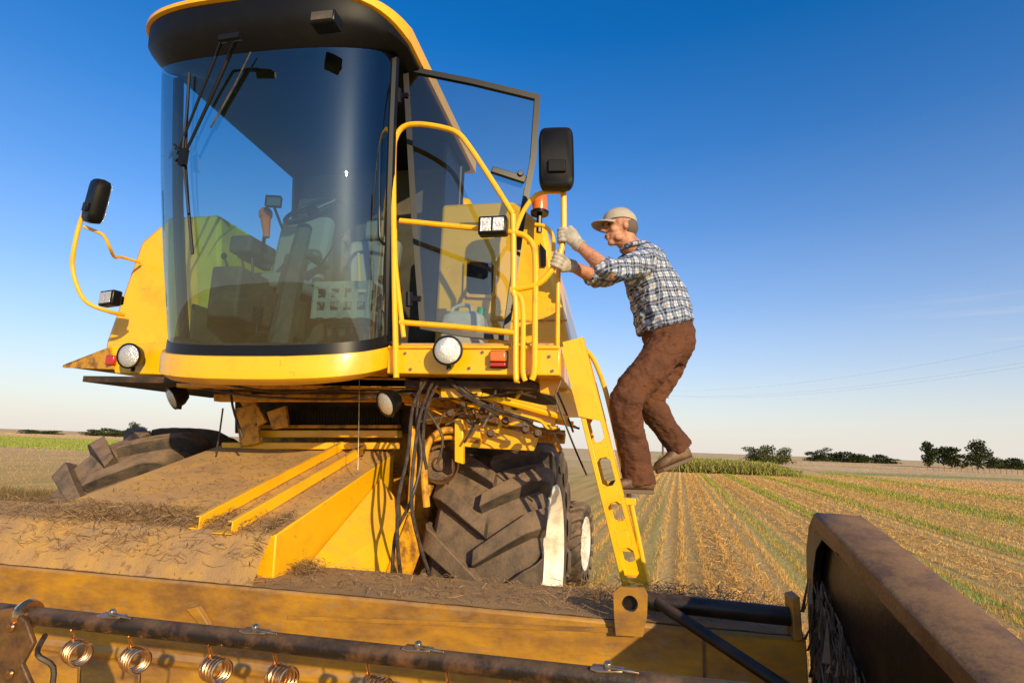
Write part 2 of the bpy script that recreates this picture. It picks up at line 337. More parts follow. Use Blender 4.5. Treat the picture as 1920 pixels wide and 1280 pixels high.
# door
Hp=at(757,128,Y=3.17); Op=at(1012,182,Y=3.5); dn=(Op-Hp); dn.z=0; dn=V((dn.y,-dn.x,0)).normalized()
def dp(px,py,o=0): return at(px,py,plane=(Hp,dn))+dn*o
outer=[(755,127),(885,152),(1012,182),(1004,300),(985,400),(952,640),(868,632),(787,618),(770,400)]
inner=[(766,138),(885,162),(1001,190),(993,300),(974,400),(941,630),(868,622),(797,608),(781,400)]
b=MB(); n=len(outer)
ro=[[dp(*p,0) for p in outer],[dp(*p,.03) for p in outer],[dp(*p,.03) for p in inner],[dp(*p,0) for p in inner],[dp(*p,0) for p in outer]]
b.loft(ro,False); DO=mk('door',b,'frame',HV)
b=MB(); b.poly([dp(*p,.014) for p in inner]); mk('door_glass',b,'doorglass',DO)
b=MB(); b.extr([dp(*p,.032) for p in ((922,320),(984,338),(980,350),(918,330))],dn*.03); b.tube([dp(972,334,.06),dp(972,334,.075)],.02,12); mk('door_handle',b,'frame',DO,bev=.004)
for y in (180,560):
    b=MB(); b.tube([at(748+(y-180)*.05,y-12,Y=3.14),at(748+(y-180)*.05,y+14,Y=3.14)],.02,10); b.box(at(756+(y-180)*.06,y,Y=3.15),(.07,.02,.03)); mk('hinge',b,'frame',DO)
# wipers
b=MB()
b.tube([at(447,66,Y=2.44),ong(432,100,.08),ong(395,185,.06),ong(345,292,.05)],[.015,.013,.010,.008],8)
b.tube([at(420,66,Y=2.45),ong(405,105,.075),ong(375,180,.055),ong(332,290,.045)],[.010,.009,.008,.006],8)
b.tube([at(414,74,Y=2.44),at(452,68,Y=2.43)],.022,8)
W1=mk('wiper_arm',b,'frame',HV)
b=MB(); b.tube([ong(355,137,.022),ong(350,220,.022),ong(347,300,.022),ong(353,390,.022),ong(361,476,.022)],.009,6)
b.tube([ong(353,180,.035),ong(342,290,.05),ong(354,400,.035)],.007,6); mk('wiper_blade',b,'frame',W1)
b=MB(); b.box(ong(344,295,.05),(.04,.03,.10)); b.tube([ong(318,296,.03),ong(328,272,.05),ong(344,290,.05),ong(330,302,.05)],.008,6); mk('wiper_pivot',b,'frame',W1)
b=MB(); b.tube([ong(470,98,.03),ong(440,160,.02),ong(395,240,.02)],.005,6); mk('washer_hose',b,'hose',W1)
for px,py,Y in ((612,42,2.50),(326,94,2.84)):
    c=at(px,py,Y=Y); b=MB(); b.box(c,(.15,.10,.075)); L=mk('roof_light',b,'frame',HV,bev=.012)
    b=MB(); b.box(c+V((0,-.052,0)),(.125,.006,.05)); mk('lens',b,'console',L,bev=.002)
# interior
def seat(x,y,z,rot):
    b=MB(); b.box((x,y,z),(.46,.48,.12)); S=mk('seat',b,'seat',HV,bev=.04)
    b=MB(); b.box(V((x,y+.24,z+.36)),(.44,.12,.62),Matrix.Rotation(R(-10),3,'X')); mk('backrest',b,'seat',S,bev=.04)
    b=MB(); b.box(V((x,y+.33,z+.78)),(.26,.09,.18),Matrix.Rotation(R(-10),3,'X')); mk('headrest',b,'seat',S,bev=.03)
    b=MB(); b.box(V((x,y,z-.22)),(.3,.3,.32)); mk('seat_base',b,'console',S,bev=.02)
    for s in (-1,1):
        b=MB(); b.box((x+s*.26,y+.02,z+.22),(.07,.34,.05)); mk('armrest',b,'console',S,bev=.015)
seat(-1.98,3.9,2.70,0); seat(-2.52,3.75,2.86,0)
b=MB(); b.tube([at(523,650,Y=3.10),at(548,520,Y=3.16),at(572,425,Y=3.28)],[.075,.06,.05],10); b.box(at(548,520,Y=3.2),(.12,.1,.3),Matrix.Rotation(R(-12),3,'X')); SCn=mk('steering_column',b,'console',HV,bev=.01)
cc=at(585,395,Y=3.32); ax=V((-.15,-.65,.65)).normalized(); q=V((1,0,0)); a1=(q-ax*q.dot(ax)).normalized(); a2=ax.cross(a1)
b=MB(); ring=[cc+(a1*math.cos(2*PI*i/32)+a2*math.sin(2*PI*i/32))*.19 for i in range(33)]; b.tube(ring,.015,8,cap=False)
for i in (4,15,26): b.tube([cc,ring[i]],.01,6)
b.lathe([(.0,.02),(.04,.02),(.045,-.02),(0,-.02)],cc,ax,16); mk('steering_wheel',b,'frame',SCn)
b=MB(); b.box(at(475,470,Y=3.35),(.16,.3,.12)); b.box(at(455,560,Y=3.4),(.22,.4,.35)); mk('control_console',b,'console',HV,bev=.02)
b=MB(); b.tube([at(492,470,Y=3.25),at(498,430,Y=3.22)],.012,8); J1=mk('joystick',b,'frame',HV)
b=MB(); b.blob(at(498,402,Y=3.22),(.045,.045,.05)); b.tube([at(498,410,Y=3.22),at(500,445,Y=3.22)],[.035,.02],10); mk('joystick_knob',b,'orange',J1)
b=MB(); b.box(at(513,378,Y=3.15),(.10,.04,.075),Matrix.Rotation(R(15),3,'Z')); b.tube([at(513,385,Y=3.17),at(530,430,Y=3.2)],.01,6); MN=mk('monitor',b,'frame',HV,bev=.006)
b=MB(); b.box(at(513,378,Y=3.126),(.085,.004,.055),Matrix.Rotation(R(15),3,'Z')); mk('screen',b,'screen',MN)
for i,(px,py,qx,qy) in enumerate(((460,520,448,455),(475,520,470,450),(440,540,420,480),(600,500,640,440))):
    b=MB(); b.tube([at(px,py,Y=3.3),at(qx,qy,Y=3.28)],.008,6); b.blob(at(qx,qy,Y=3.28),(.02,.02,.025),n=8,m=6); mk('lever',b,'frame',HV)
b=MB(); b.tube([at(672,475,Y=3.1),at(674,528,Y=3.1)],.01,8); mk('warning_lever',b,'tube',HV)
b=MB(); b.tube([at(480,625,Y=3.05),at(490,560,Y=3.1)],.008,6); b.box(at(483,590,Y=3.06),(.06,.02,.10)); mk('pedal',b,'frame',HV)
b=MB(); b.bb(-2.7,-1.5,4.38,4.44,2.34,3.0); mk('storage_box',b,'wallint',HV,bev=.02)
# platform
b=MB(); b.bb(-1.34,-.33,3.10,3.95,2.14,2.305); b.bb(-1.34,-.33,3.085,3.10,2.285,2.305); PFm=mk('platform',b,'yellow',HV,bev=.012)
b=MB(); b.bb(-1.3,-.37,3.13,3.93,2.307,2.325); mk('platform_tread',b,'deck',HV)
for px,py in ((760,662),(770,692),(880,690),(1000,660),(1030,668),(1036,695),(905,660),(986,694)):
    c=at(px,py,Y=3.098); mk('bolt',MB().lathe([(0,.008),(.009,.008),(.010,.0),(0,-.002)],c,(0,-1,0),6),'metal',PFm)
pl=[at(205,646,Y=3.42),at(322,640,Y=3.42),at(332,703,Y=3.42),at(214,700,Y=3.42)]
b=MB(); b.extr(pl,(0,1.0,0)); mk('platform',b,'yellow',HV,bev=.01)
b=MB(); q0=at(212,692,Y=3.40); q1=at(206,650,Y=3.40); q2=at(118,684,Y=3.62); b.extr([q1,q2,V((q2.x+.15,q2.y+.8,q2.z)),V((q1.x,q1.y+.9,q1.z))],(0,0,-.014)); b.extr([q0,q1,q2,q2-V((0,0,.02))],(0,.012,0)); mk('side_shelf',b,'rust',HV)
def side_body(sgn):
    X=lambda x: CX+sgn*(x-CX)
    poly=[(X(-1.31),2.1),(X(-1.31),3.5),(X(-.77),3.5),(X(-.53),3.29),(X(-.35),2.46),(X(-.35),2.12)]
    if sgn<0: poly=[(XLB-.08,2.30),(XLT-.06,3.42),(-3.46,3.42),(-3.69,3.22),(-3.86,2.43),(-3.86,2.32)]
    b=MB(); rings=[]
    y00=3.8 if sgn>0 else 3.62
    for y,sc,dz in ((y00,1,0),(y00+.03,1.004,0),(5.5,1.0,-.04),(7.0,.99,-.12)):
        rings.append([V((CX+(x-CX)*sc,y,z+dz*(1 if z>2.3 else 0))) for x,z in poly])
    b.loft(rings,True); return mk('body_side',b,'yellow',HV,bev=.03)
SBr=side_body(1); SBl=side_body(-1)
b=MB(); b.bb(-3.0,-1.3,4.52,7.0,2.1,3.9); mk('grain_tank',b,'yellow',HV,bev=.05)
b=MB(); b.bb(-1.30,-.36,3.792,3.80,2.60,2.612); mk('panel_seam',b,'rust',SBr)
fr=[(872,492),(880,486),(926,488),(932,496),(930,552),(923,560),(878,558),(870,550)]
b=MB(); pts=[at(*p,Y=3.79) for p in fr]; ce=sum(pts,V((0,0,0)))/8
b.loft([[p for p in pts],[p+V((0,-.02,0)) for p in pts],[ce+(p-ce)*.84+V((0,-.02,0)) for p in pts],[ce+(p-ce)*.84 for p in pts]],False); IW=mk('inspection_window',b,'yellow',SBr)
b=MB(); b.extr([ce+(p-ce)*.85+V((0,-.006,0)) for p in pts],(0,.004,0)); mk('pane',b,'frame',IW)
def sp(y,f,o=.012):
    x=-.35+(-.53+.35)*f; z=2.46+(3.25-2.46)*f; return V((x+o,y,z-.03))
b=MB(); b.grid(lambda u,v:sp(4.0+2.3*u,.02+(.86-.45*u*u)*v),14,6); mk('side_decal',b,'decal',SBr)
b=MB(); b.grid(lambda u,v:sp(3.9+.07*u,.0+.8*v,.014),2,4); mk('white_stripe',b,'white',SBr)
b=MB(); b.extr([at(1012,455,Y=3.785),at(1024,470,Y=3.785),at(1024,500,Y=3.785),at(1014,500,Y=3.785)],(0,-.004,0)); mk('warning_decal',b,'frame',SBr)
c=at(1012,385,Y=3.7); b=MB(); b.lathe([(0,0),(.062,0),(.066,.02),(.05,.03),(0,.03)],c-V((0,0,.07)),(0,0,1),20); b.tube([c-V((0,0,.07)),c-V((0,0,.2))],.02,8); BE=mk('beacon',b,'frame',HV)
b=MB(); b.lathe([(.052,0),(.055,.05),(.05,.11),(.035,.13),(0,.135)],c-V((0,0,.04)),(0,0,1),20); mk('beacon_lens',b,'orange',BE)
# guard rails
def rail(name,pp,r=.017,sm=5,m='tube',Y=3.05,par=HV):
    pts=[at(p[0],p[1],Y=(p[2] if len(p)>2 else Y)) for p in pp]
    return mk(name,MB().tube(pts,r,10,sm=sm),m,par)
rail('guard_rail',[(743,708),(740,560),(738,400),(738,290),(742,258),(757,238),(785,233),(828,239),(858,250),(880,275),(920,335),(962,402)])
rail('guard_rail',[(750,414),(850,424),(915,430),(962,436),(985,443),(1000,462),(1004,500),(1003,600),(1002,690),(997,712)])
rail('guard_rail',[(750,604),(860,613),(968,624)])
rail('guard_rail',[(740,430),(742,500),(752,590),(757,632)],.014)
rail('guard_rail',[(962,402),(963,480),(963,545),(967,570),(967,700),(972,712)])
rail('guard_rail',[(958,546),(975,556),(981,590),(980,690),(985,714)],.014)
rail('grab_handle',[(722,255,3.0),(714,262,2.97),(711,290,2.96),(711,420,2.96),(714,450,2.97),(722,458,3.0)],.010,4,'frame')
MA=rail('mirror_arm',[(1056,312),(1057,380),(1057,430),(1053,465),(1042,495),(1015,528),(990,538),(958,543)],.0175)
rail('mirror_stay',[(1060,360),(1025,360),(1003,368),(985,390),(975,410),(964,440)],.014,par=MA)
rail('mirror_stay',[(1003,421),(1022,425),(1036,442),(1038,470)],.012,par=MA,Y=3.2)
def mirror(c,w,h,d,rz,rx,par):
    Rm=Matrix.Rotation(rz,3,'Z')@Matrix.Rotation(rx,3,'Y')
    b=MB(); rings=[]
    for k,(s,y) in enumerate(((.86,-d/2),(.97,-d/2+.012),(1,0),(.95,d/2-.01),(.8,d/2))):
        ring=[]
        for i in range(28):
            a=2*PI*i/28; ca,sa=math.cos(a),math.sin(a); e=.32
            ring.append(c+Rm@V((math.copysign(abs(ca)**e,ca)*w/2*s,y,math.copysign(abs(sa)**e,sa)*h/2*s)))
        rings.append(ring)
    b.loft(rings,True); o=mk('mirror',b,'black',par)
    b=MB(); b.box(c+Rm@V((.0,-d/2-.006,-h*.18)),(w*.5,.02,h*.2),Rm); mk('mirror_clamp',b,'black',o,bev=.006)
    b=MB(); b.box(c+Rm@V((.0,d/2+.002,0)),(w*.75,.004,h*.8),Rm); mk('mirror_glass',b,'lens',o)
    return o
mirror(at(1043,300,Y=2.98),.20,.37,.10,R(8),R(-2),MA)
ML=rail('mirror_arm',[(160,392,3.1),(148,425,3.1),(139,465,3.1),(136,500,3.12),(146,540,3.15),(165,568,3.2),(205,584,3.3),(232,590,3.42)],.014)
rail('mirror_stay',[(158,425,3.1),(175,432,3.12),(195,442,3.15),(206,465,3.2),(215,482,3.3),(228,482,3.4),(262,492,3.58)],.011,par=ML)
mirror(at(181,378,Y=3.06),.17,.31,.09,R(-25),R(14),ML)
def sqlight(px,py,Y,w,h,rz=0):
    c=at(px,py,Y=Y); Rm=Matrix.Rotation(rz,3,'Z')
    b=MB(); b.box(c,(w,.07,h),Rm); b.box(c+V((0,.05,0)),(w*.6,.06,h*.6),Rm); L=mk('work_light',b,'frame',HV,bev=.012)
    b=MB(); b.box(c+Rm@V((-w*.22,-.038,0)),(w*.38,.006,h*.72),Rm); b.box(c+Rm@V((w*.22,-.038,0)),(w*.38,.006,h*.72),Rm); mk('lens',b,'lens',L,bev=.002)
    return L
sqlight(925,425,2.98,.165,.11); sqlight(207,560,3.3,.16,.11,R(-15))
def roundlight(px,py,Y,r,ax,name='headlight'):
    c=at(px,py,Y=Y); ax=V(ax).normalized()
    b=MB(); b.lathe([(0,-.09),(r*.5,-.085),(r*.85,-.05),(r,-.005),(r*1.04,.0),(r*1.04,.012),(r*.9,.014)],c,ax,28); b.tube([c-ax*.05,c-ax*.05-V((0,0,r*1.25))],.014,8); L=mk(name,b,'frame',HV)
    b=MB(); b.lathe([(r*.93,.008),(r*.7,.02),(r*.35,.027),(0,.029)],c,ax,24); mk('lens',b,'lens',L)
roundlight(840,657,3.0,.082,(.12,-1,-.05)); roundlight(243,667,3.3,.085,(.1,-1,-.1))
roundlight(325,746,3.3,.075,(-.45,-.75,-.45),'work_light'); roundlight(725,756,3.15,.078,(-.45,-.75,-.4),'work_light')
c=at(935,673,Y=3.08); b=MB(); b.box(c+V((0,.012,0)),(.10,.03,.10)); TS=mk('turn_signal',b,'frame',HV,bev=.005)
b=MB(); b.box(c+V((0,-.02,.012)),(.09,.035,.06)); mk('amber_lens',b,'orange',TS,bev=.008)
b=MB(); b.box(c+V((0,-.015,-.034)),(.09,.03,.022)); mk('red_lens',b,'red',TS,bev=.004)
c=at(208,675,Y=3.4); b=MB(); b.box(c,(.07,.03,.07)); mk('reflector',b,'red',HV,bev=.006)
# ladder
LA=at(1078,652,Y=3.14); LB=at(1192,1105,Y=3.14); ld=(LB-LA); ld.y=0; LL=ld.length; ld.normalize(); ln=V((ld.z,0,-ld.x)) 
if ln.x<0: ln=-ln
LL2=LL+.42
def lp(t,o,y=3.14): return V((LA.x,y,LA.z))+ld*t+ln*o
LAD=None
for yy in (3.14,3.60):
    b=MB(); hw=.062
    def lstrip(t0,t1,o0,o1): b.extr([lp(t0,o0,yy),lp(t1,o0,yy),lp(t1,o1,yy),lp(t0,o1,yy)],(0,.012,0))
    lstrip(-.05,LL2,-hw,-hw+.026); lstrip(-.05,LL2,hw-.026,hw)
    lstrip(-.05,.38,-hw+.026,hw-.026); t=.38
    while t<LL2-.1:
        t0,t1=t,t+.15; a=hw-.026; ch=.02
        for (ts_,dr) in ((t0,1),(t1,-1)):
            for sg in (-1,1):
                b.extr([lp(ts_,sg*a,yy),lp(ts_+dr*ch,sg*a,yy),lp(ts_,sg*(a-ch),yy)],(0,.012,0))
        lstrip(t1,min(t1+.085,LL2),-a,a); t=t1+.085
    for o_ in (-hw,hw-.004): b.extr([lp(-.05,o_,yy),lp(LL2,o_,yy),lp(LL2,o_+.004,yy),lp(-.05,o_+.004,yy)],(0,.035 if yy<3.3 else -.03,0))
    o=mk('ladder' if LAD is None else 'stringer',b,'yellow',HV if LAD is None else LAD,bev=.003)
    if LAD is None: LAD=o
zs=at(1190,930,Y=3.14).z
for k in range(-3,8):
    z=zs-.012-.235*k; t=(LA.z-z)/(-ld.z)
    if t<.1 or t>LL2-.05: continue
    p=lp(t,0); b=MB(); b.bb(p.x-.05,p.x+.12 if k==0 else p.x+.06,3.155,3.598,p.z-.035,p.z)
    for q in range(7): b.bb(p.x-.04,p.x+.05,3.18+q*.06,3.20+q*.06,p.z-.001,p.z+.006)
    mk('step',b,'yellow',LAD,bev=.004)
rail('handrail',[(1080,655,3.3),(1095,655,3.3),(1112,672,3.3),(1130,715,3.3),(1146,775,3.3),(1180,930,3.3),(1212,1085,3.3),(1225,1150,3.3)],.014,par=LAD)
rail('handrail',[(1045,650,3.25),(1046,560,3.22),(1048,500,3.2),(1056,470,3.15)],.014,par=LAD)
b=MB(); b.panel([at(1052,650,Y=3.13),at(1090,655,Y=3.13),at(1128,790,Y=3.13),at(1085,780,Y=3.13)],.01); mk('ladder_bracket',b,'yellow',LAD)
b=MB(); b.tube([at(1040,740,Y=3.2),at(1062,800,Y=3.2),at(1082,850,Y=3.25),at(1100,890,Y=3.3)],.006,6,sm=4); mk('ladder_cable',b,'hose',LAD)
# ------------------------------------------------------------ wheels
def wheel(x,y,z,Rr,W,N,lw,parent,out,deep=.055,flush=0,steer=0):
    b=MB(); b.lathe([(0,.09*W+flush),(.13*Rr,.09*W+flush),(.15*Rr,flush),(.15*Rr,-.1*W)],(x,y,z),(out,0,0),24,)
    for i in range(8):
        a=2*PI*i/8; c=V((x+out*(.05*W+flush),y+math.cos(a)*Rr*.22,z+math.sin(a)*Rr*.22)); b.tube([c,c+V((out*.03,0,0))],.016,6)
    WH=mk('wheel',b,'rim',parent,origin=(x,y,z))
    rb=Rr*.60
    prof=[(rb,-.40*W),(rb*1.04,-.42*W),(rb*1.04,-.38*W),(rb*.96,-.34*W),(rb*.93,0),(rb*.93,.25*W),(rb*.96,.38*W),(rb*1.05,.44*W),(rb*1.06,.475*W),(rb,.48*W),(rb*.92,.40*W),(rb*.84,.14*W+flush),(rb*.62,.02*W+flush),(rb*.3,.05*W+flush),(0,.05*W+flush)]
    mk('rim',MB().lathe(prof,(x,y,z),(out,0,0),40),'rim',WH)
    rc=Rr-deep
    prof=[(rb,-.40),(rb+.03,-.44),(rb+.12*Rr,-.485),(rc-.11*Rr,-.49),(rc-.05*Rr,-.465),(rc-.012*Rr,-.42),(rc,-.3),(rc+.01,0),(rc,.3),(rc-.012*Rr,.42),(rc-.05*Rr,.465),(rc-.11*Rr,.49),(rb+.12*Rr,.485),(rb+.03,.44),(rb,.40)]
    b=MB(); b.lathe([(r,h*W) for r,h in prof],(x,y,z),(1,0,0),72)
    for s in (-1,1):
        for k in range(N):
            f0=2*PI*k/N+(PI/N if s>0 else 0)+random.uniform(-.004,.004); rings=[]
            for i in range(10):
                t=i/9; xo=s*W*(-.04+.545*min(t/.84,1)) 
                top=Rr-.010*(t*t) if t<.66 else Rr-.005-((t-.66)/.34)**1.3*.15*Rr
                if t>.84: xo=s*W*(.505)
                top+=random.uniform(-.003,.001)
                base=rc-.03 if t<.66 else rc-.03-(t-.66)/.34*.13*Rr
                fi=f0+ (.42*t)*(.88/Rr)*.9*(W/.70)
                hw=lw*(.38+.26*t)/Rr; hb=hw*1.25+.006
                def P(ff,rad): return V((x+xo,y-math.cos(ff)*rad,z+math.sin(ff)*rad))
                x_push=s*.014 if t>.75 else 0
                rings.append([P(fi-hb,base),P(fi+hb,base),P(fi+hw,top)+V((x_push,0,0)),P(fi-hw,top)+V((x_push,0,0))])
            b.loft(rings,True)
    mk('tyre',b,'rubber',WH,bev=.006)
    WH.rotation_euler=(0,0,steer)
wheel(-.84,4.45,.89,.92,.75,16,.125,HV,1,.095,.03,R(-1.5))
wheel(-3.78,4.35,.89,.92,.80,16,.125,HV,-1,.095)
wheel(-.60,7.9,.53,.53,.32,16,.06,HV,1,.05,.10,R(-7))
wheel(CX*2+.59,7.9,.53,.53,.32,16,.06,HV,-1,.05,.10,R(-7))
b=MB(); b.tube([(-1.2,4.45,.89),(CX*2+.9,4.40,.89)],.12,14); b.bb(-3.0,-1.4,4.2,4.7,.75,1.5); mk('front_axle',b,'rust',HV,bev=.02)
b=MB(); b.tube([(-.9,7.9,.6),(CX*2+.9,7.9,.6)],.08,12); mk('rear_axle',b,'rust',HV)
b=MB(); b.bb(-3.2,-1.25,4.7,8.2,1.0,2.12); mk('chassis',b,'rust',HV,bev=.03)
rail('belt_guard',[(852,806,3.5),(828,808,3.48),(806,826,3.46),(797,858,3.45),(796,900,3.45),(800,950,3.45)],.022,5,'rust')
c=at(822,870,Y=3.62); b=MB(); b.lathe([(.0,.02),(.04,.02),(.05,.0),(.10,.0),(.12,.02),(.125,.05),(.11,.06)],c,(.6,-.8,0),28); mk('drive_pulley',b,'rust2',HV)
mk('belt_guard_post',MB().tube([at(772,800,Y=3.55),at(776,860,Y=3.5),at(770,960,Y=3.4)],.022,8),'rust',HV)
# ------------------------------------------------------------ feeder house
FL,FR=-3.03,-1.60
fy0,fz0,fy1,fz1=2.56,1.299,3.95,1.67
b=MB()
b.extr([(FL,fy0,fz0),(FL,fy1,fz1),(FL,fy1,fz1-.75),(FL,fy0+.05,fz0-.85)],(FR-FL,0,0)); FE=mk('feeder_house',b,'yellow',HV,bev=.008)
def fz(y): return fz0+(fz1-fz0)*(y-fy0)/(fy1-fy0)
def deckgrid(u,v):
    x=FL+.003+(FR-.006-FL)*u; y=fy0+(fy1-fy0)*v; e=min(u,1-u)*20; n=(.004*math.sin(9*u)*math.sin(7*v+1)+.002*random.random())*min(e,1); return V((x,y,fz(y)+.005+n))
b=MB(); b.grid(deckgrid,50,40); mk('deck_dust',b,'deck',FE,sharp=180)
for x0,x1,ya,yb in ((-1.90,-1.80,2.50,3.85),(-2.09,-2.0,2.53,3.93)):
    b=MB() 
    b.extr([(x0,ya,fz(ya)+.012),(x1,ya,fz(ya)+.012),(x1,yb,fz(yb)+.012),(x0,yb,fz(yb)+.012)],(0,0,.006))
    b.extr([(x1,ya,fz(ya)+.012),(x1,yb,fz(yb)+.012),(x1,yb,fz(yb)+.07),(x1,ya,fz(ya)+.07)],(.006,0,0))
    b.extr([(x1-.02,ya,fz(ya)+.07),(x1+.006,ya,fz(ya)+.07),(x1+.006,yb,fz(yb)+.07),(x1-.02,yb,fz(yb)+.07)],(0,0,.005))
    mk('angle_rail',b,'yellow',FE,bev=.002)
b=MB(); b.panel([(FR+.01,2.66,1.02),(FR+.24,2.95,.66),(FR+.24,3.7,1.25),(FR+.01,3.7,1.50)],.01); mk('side_wing',b,'yellow',FE)
b=MB(); b.panel([(FR+.25,2.9,.60),(FR+.33,3.1,.55),(FR+.33,3.65,1.05),(FR+.25,3.65,1.3)],.01); mk('side_wing',b,'rust',FE)
def pbox(name,px0,py0,px1,py1,Y,d,m,par=HV,bev=.006):
    p=[at(px0,py0,Y=Y),at(px1,py0,Y=Y),at(px1,py1,Y=Y),at(px0,py1,Y=Y)]
    return mk(name,MB().extr(p,(0,d,0)),m,par,bev=bev)
pbox('cross_beam',415,829,742,842,3.90,.08,'yellow'); pbox('cross_beam',468,806,745,820,3.97,.1,'yellow')
pbox('cross_beam',480,796,745,803,3.99,.08,'rust')
gr=MB(); gr.extr([at(535,768,Y=4.05),at(748,768,Y=4.05),at(748,797,Y=4.05),at(535,797,Y=4.05)],(0,.02,0))
for i in range(36):
    x=540+i*5.8; gr.tube([at(x,770,Y=4.045),at(x,796,Y=4.045)],.005,5)
mk('grille',gr,'mesh',HV)
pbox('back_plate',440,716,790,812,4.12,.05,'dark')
pbox('underside_beam',330,708,760,726,3.25,.12,'rust'); pbox('underside_beam',400,738,800,752,3.5,.08,'rust')
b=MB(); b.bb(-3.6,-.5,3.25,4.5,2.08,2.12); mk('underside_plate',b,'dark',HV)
for q in (((432,728),(462,720),(498,790),(480,800)),((500,772),(535,760),(540,800),(510,805)),((440,765),(480,758),(486,830),(450,838))):
    b=MB(); b.extr([at(*p,Y=3.85) for p in q],(0,.03,0)); mk('bracket',b,'rust',HV,bev=.004)
for pp,Y in ((((345,720),(470,742),(640,748),(790,735)),3.3),(((360,708),(520,735),(640,725)),3.2),(((400,712),(560,722),(700,735),(800,720)),3.28),(((430,700),(436,760),(455,820)),3.4)):
    mk('hydraulic_pipe',MB().tube([at(*p,Y=Y) for p in pp],.008,6,sm=4),'hose',HV)
for q,Y,m in ((((852,785),(900,792),(900,840),(852,835)),3.5,'yellow'),(((898,792),(1010,815),(1000,845),(898,840)),3.55,'yellow'),(((790,745),(850,750),(856,790),(800,795)),3.7,'rust'),
              (((940,742),(1045,765),(1040,800),(945,775)),3.35,'yellow'),(((826,722),(900,722),(905,748),(826,745)),3.3,'yellow'),(((1010,700),(1056,700),(1040,742),(1012,736)),3.3,'yellow'),
              (((852,785),(868,785),(868,870),(852,865)),3.45,'yellow'),(((960,800),(1060,812),(1058,832),(960,826)),3.9,'rust')):
    mk('bracket',MB().extr([at(*p,Y=Y) for p in q],(0,.05,0)),m,HV,bev=.005)
for pp,Y,r,m in ((((790,712),(860,752),(960,775),(1075,795)),3.4,.016,'tube'),(((905,742),(975,760),(1065,785)),3.3,.02,'yellow'),(((830,700),(872,735),(915,762),(1000,790)),3.25,.012,'hose'),
    (((785,790),(880,770),(960,742),(1010,730)),3.45,.010,'metal'),(((930,715),(925,760),(905,800)),3.35,.010,'metal'),(((960,745),(1000,800),(1060,810)),3.5,.012,'metal'),
    (((880,750),(890,790),(870,830)),3.4,.008,'hose'),(((985,720),(960,760),(930,810)),3.4,.012,'tube'),(((760,755),(860,775),(940,800),(1050,806)),3.6,.014,'rust'),
    (((820,800),(840,770),(900,765),(1000,778),(1080,800)),3.42,.007,'metal'),(((1045,735),(1060,770),(1075,810)),3.3,.006,'hose'),(((1020,790),(1035,815),(1050,845)),3.6,.02,'rust'),
    (((770,740),(800,770),(830,820),(820,870)),3.35,.009,'hose'),(((870,725),(900,745),(960,735),(1005,745)),3.25,.007,'hose'),(((790,830),(840,820),(900,828)),3.5,.014,'rust')):
    mk('hydraulic_pipe',MB().tube([at(*p,Y=Y) for p in pp],r,8,sm=4),m,HV)
for k in range(16):
    x=random.uniform(770,980); y=random.uniform(718,800); pp=[(x,y)]
    for j in range(3):
        x+=random.uniform(10,45); y+=random.uniform(-22,26); pp.append((x,min(max(y,716),835)))
    mk('hydraulic_pipe',MB().tube([at(*p,Y=3.3+.02*k) for p in pp],random.choice((.005,.007,.010)),6,sm=4),random.choice(('hose','hose','rust','metal','tube')),HV)
for px,py in ((868,760),(905,770),(948,788),(985,805),(920,812),(1008,812),(965,760),(830,745),(845,775)):
    c=at(px,py,Y=3.33); b=MB(); b.lathe([(0,-.03),(.022,-.03),(.026,-.01),(.018,.0),(.018,.03),(0,.03)],c,(.2,-1,.1),10); mk('hydraulic_fitting',b,'rust2',HV)
hz=[[(800,712,3.2),(775,760,3.1),(765,850,3.0),(748,930,2.95),(745,1010,2.95),(752,1085,2.98)],
    [(812,715,3.2),(790,770,3.1),(776,860,3.0),(772,950,2.95),(790,1030,2.97),(812,1095,3.0)],
    [(790,716,3.2),(782,780,3.12),(790,860,3.05),(770,940,3.0),(742,1000,3.0),(735,1080,3.0)],
    [(822,716,3.25),(800,765,3.15),(793,830,3.1),(800,880,3.1)],
    [(838,708,3.25),(870,740,3.2),(930,775,3.2)]]
for h in hz: mk('hydraulic_hose',MB().tube([at(p[0],p[1],Y=p[2]) for p in h],.010,8,sm=6),'hose',HV)
mk('lift_cylinder',MB().tube([(-1.45,2.9,.7),(-1.42,3.8,1.2)],.045,12),'hose',HV)
rail('antenna_wire',[(674,700,3.2),(673,780,3.3),(671,880,3.3)],.0025,2,'metal')
rail('tension_spring',[(418,765,3.6),(412,810,3.6),(405,850,3.6)],.006,2,'hose')
CRt=empty('plastic_crate',at(655,606,Y=3.3),'white slotted plastic crate standing on the cab floor behind the windshield','crate')
c0=at(655,606,Y=3.3); w,d,h=.36,.26,.24
b=MB(); b.box(c0+V((0,0,.01)),(w,d,.012))
def slat(cx,cy,wx,wy):
    b.box(c0+V((cx,cy,h-.025)),(wx,wy,.05)); b.box(c0+V((cx,cy,.03)),(wx,wy,.05)); b.box(c0+V((cx,cy,.12)),(wx,wy,.03))
slat(0,-d/2,w,.012); slat(0,d/2,w,.012); slat(-w/2,0,.012,d); slat(w/2,0,.012,d)
for i in range(5):
    for sy in (-1,1): b.box(c0+V((-w/2+w*i/4,sy*d/2,h/2)),(.035,.014,h))
for i in range(4):
    for sx in (-1,1): b.box(c0+V((sx*w/2,-d/2+d*i/3,h/2)),(.014,.03,h))
mk('crate_body',b,'crate',CRt,bev=.003)
c0=V((at(872,600,Y=3.6).x,3.6,2.327)); JC=empty('jerrycan',c0,'white plastic jerrycan with a green cap on the cab platform beside the door','canister')
b=MB(); rings=[]
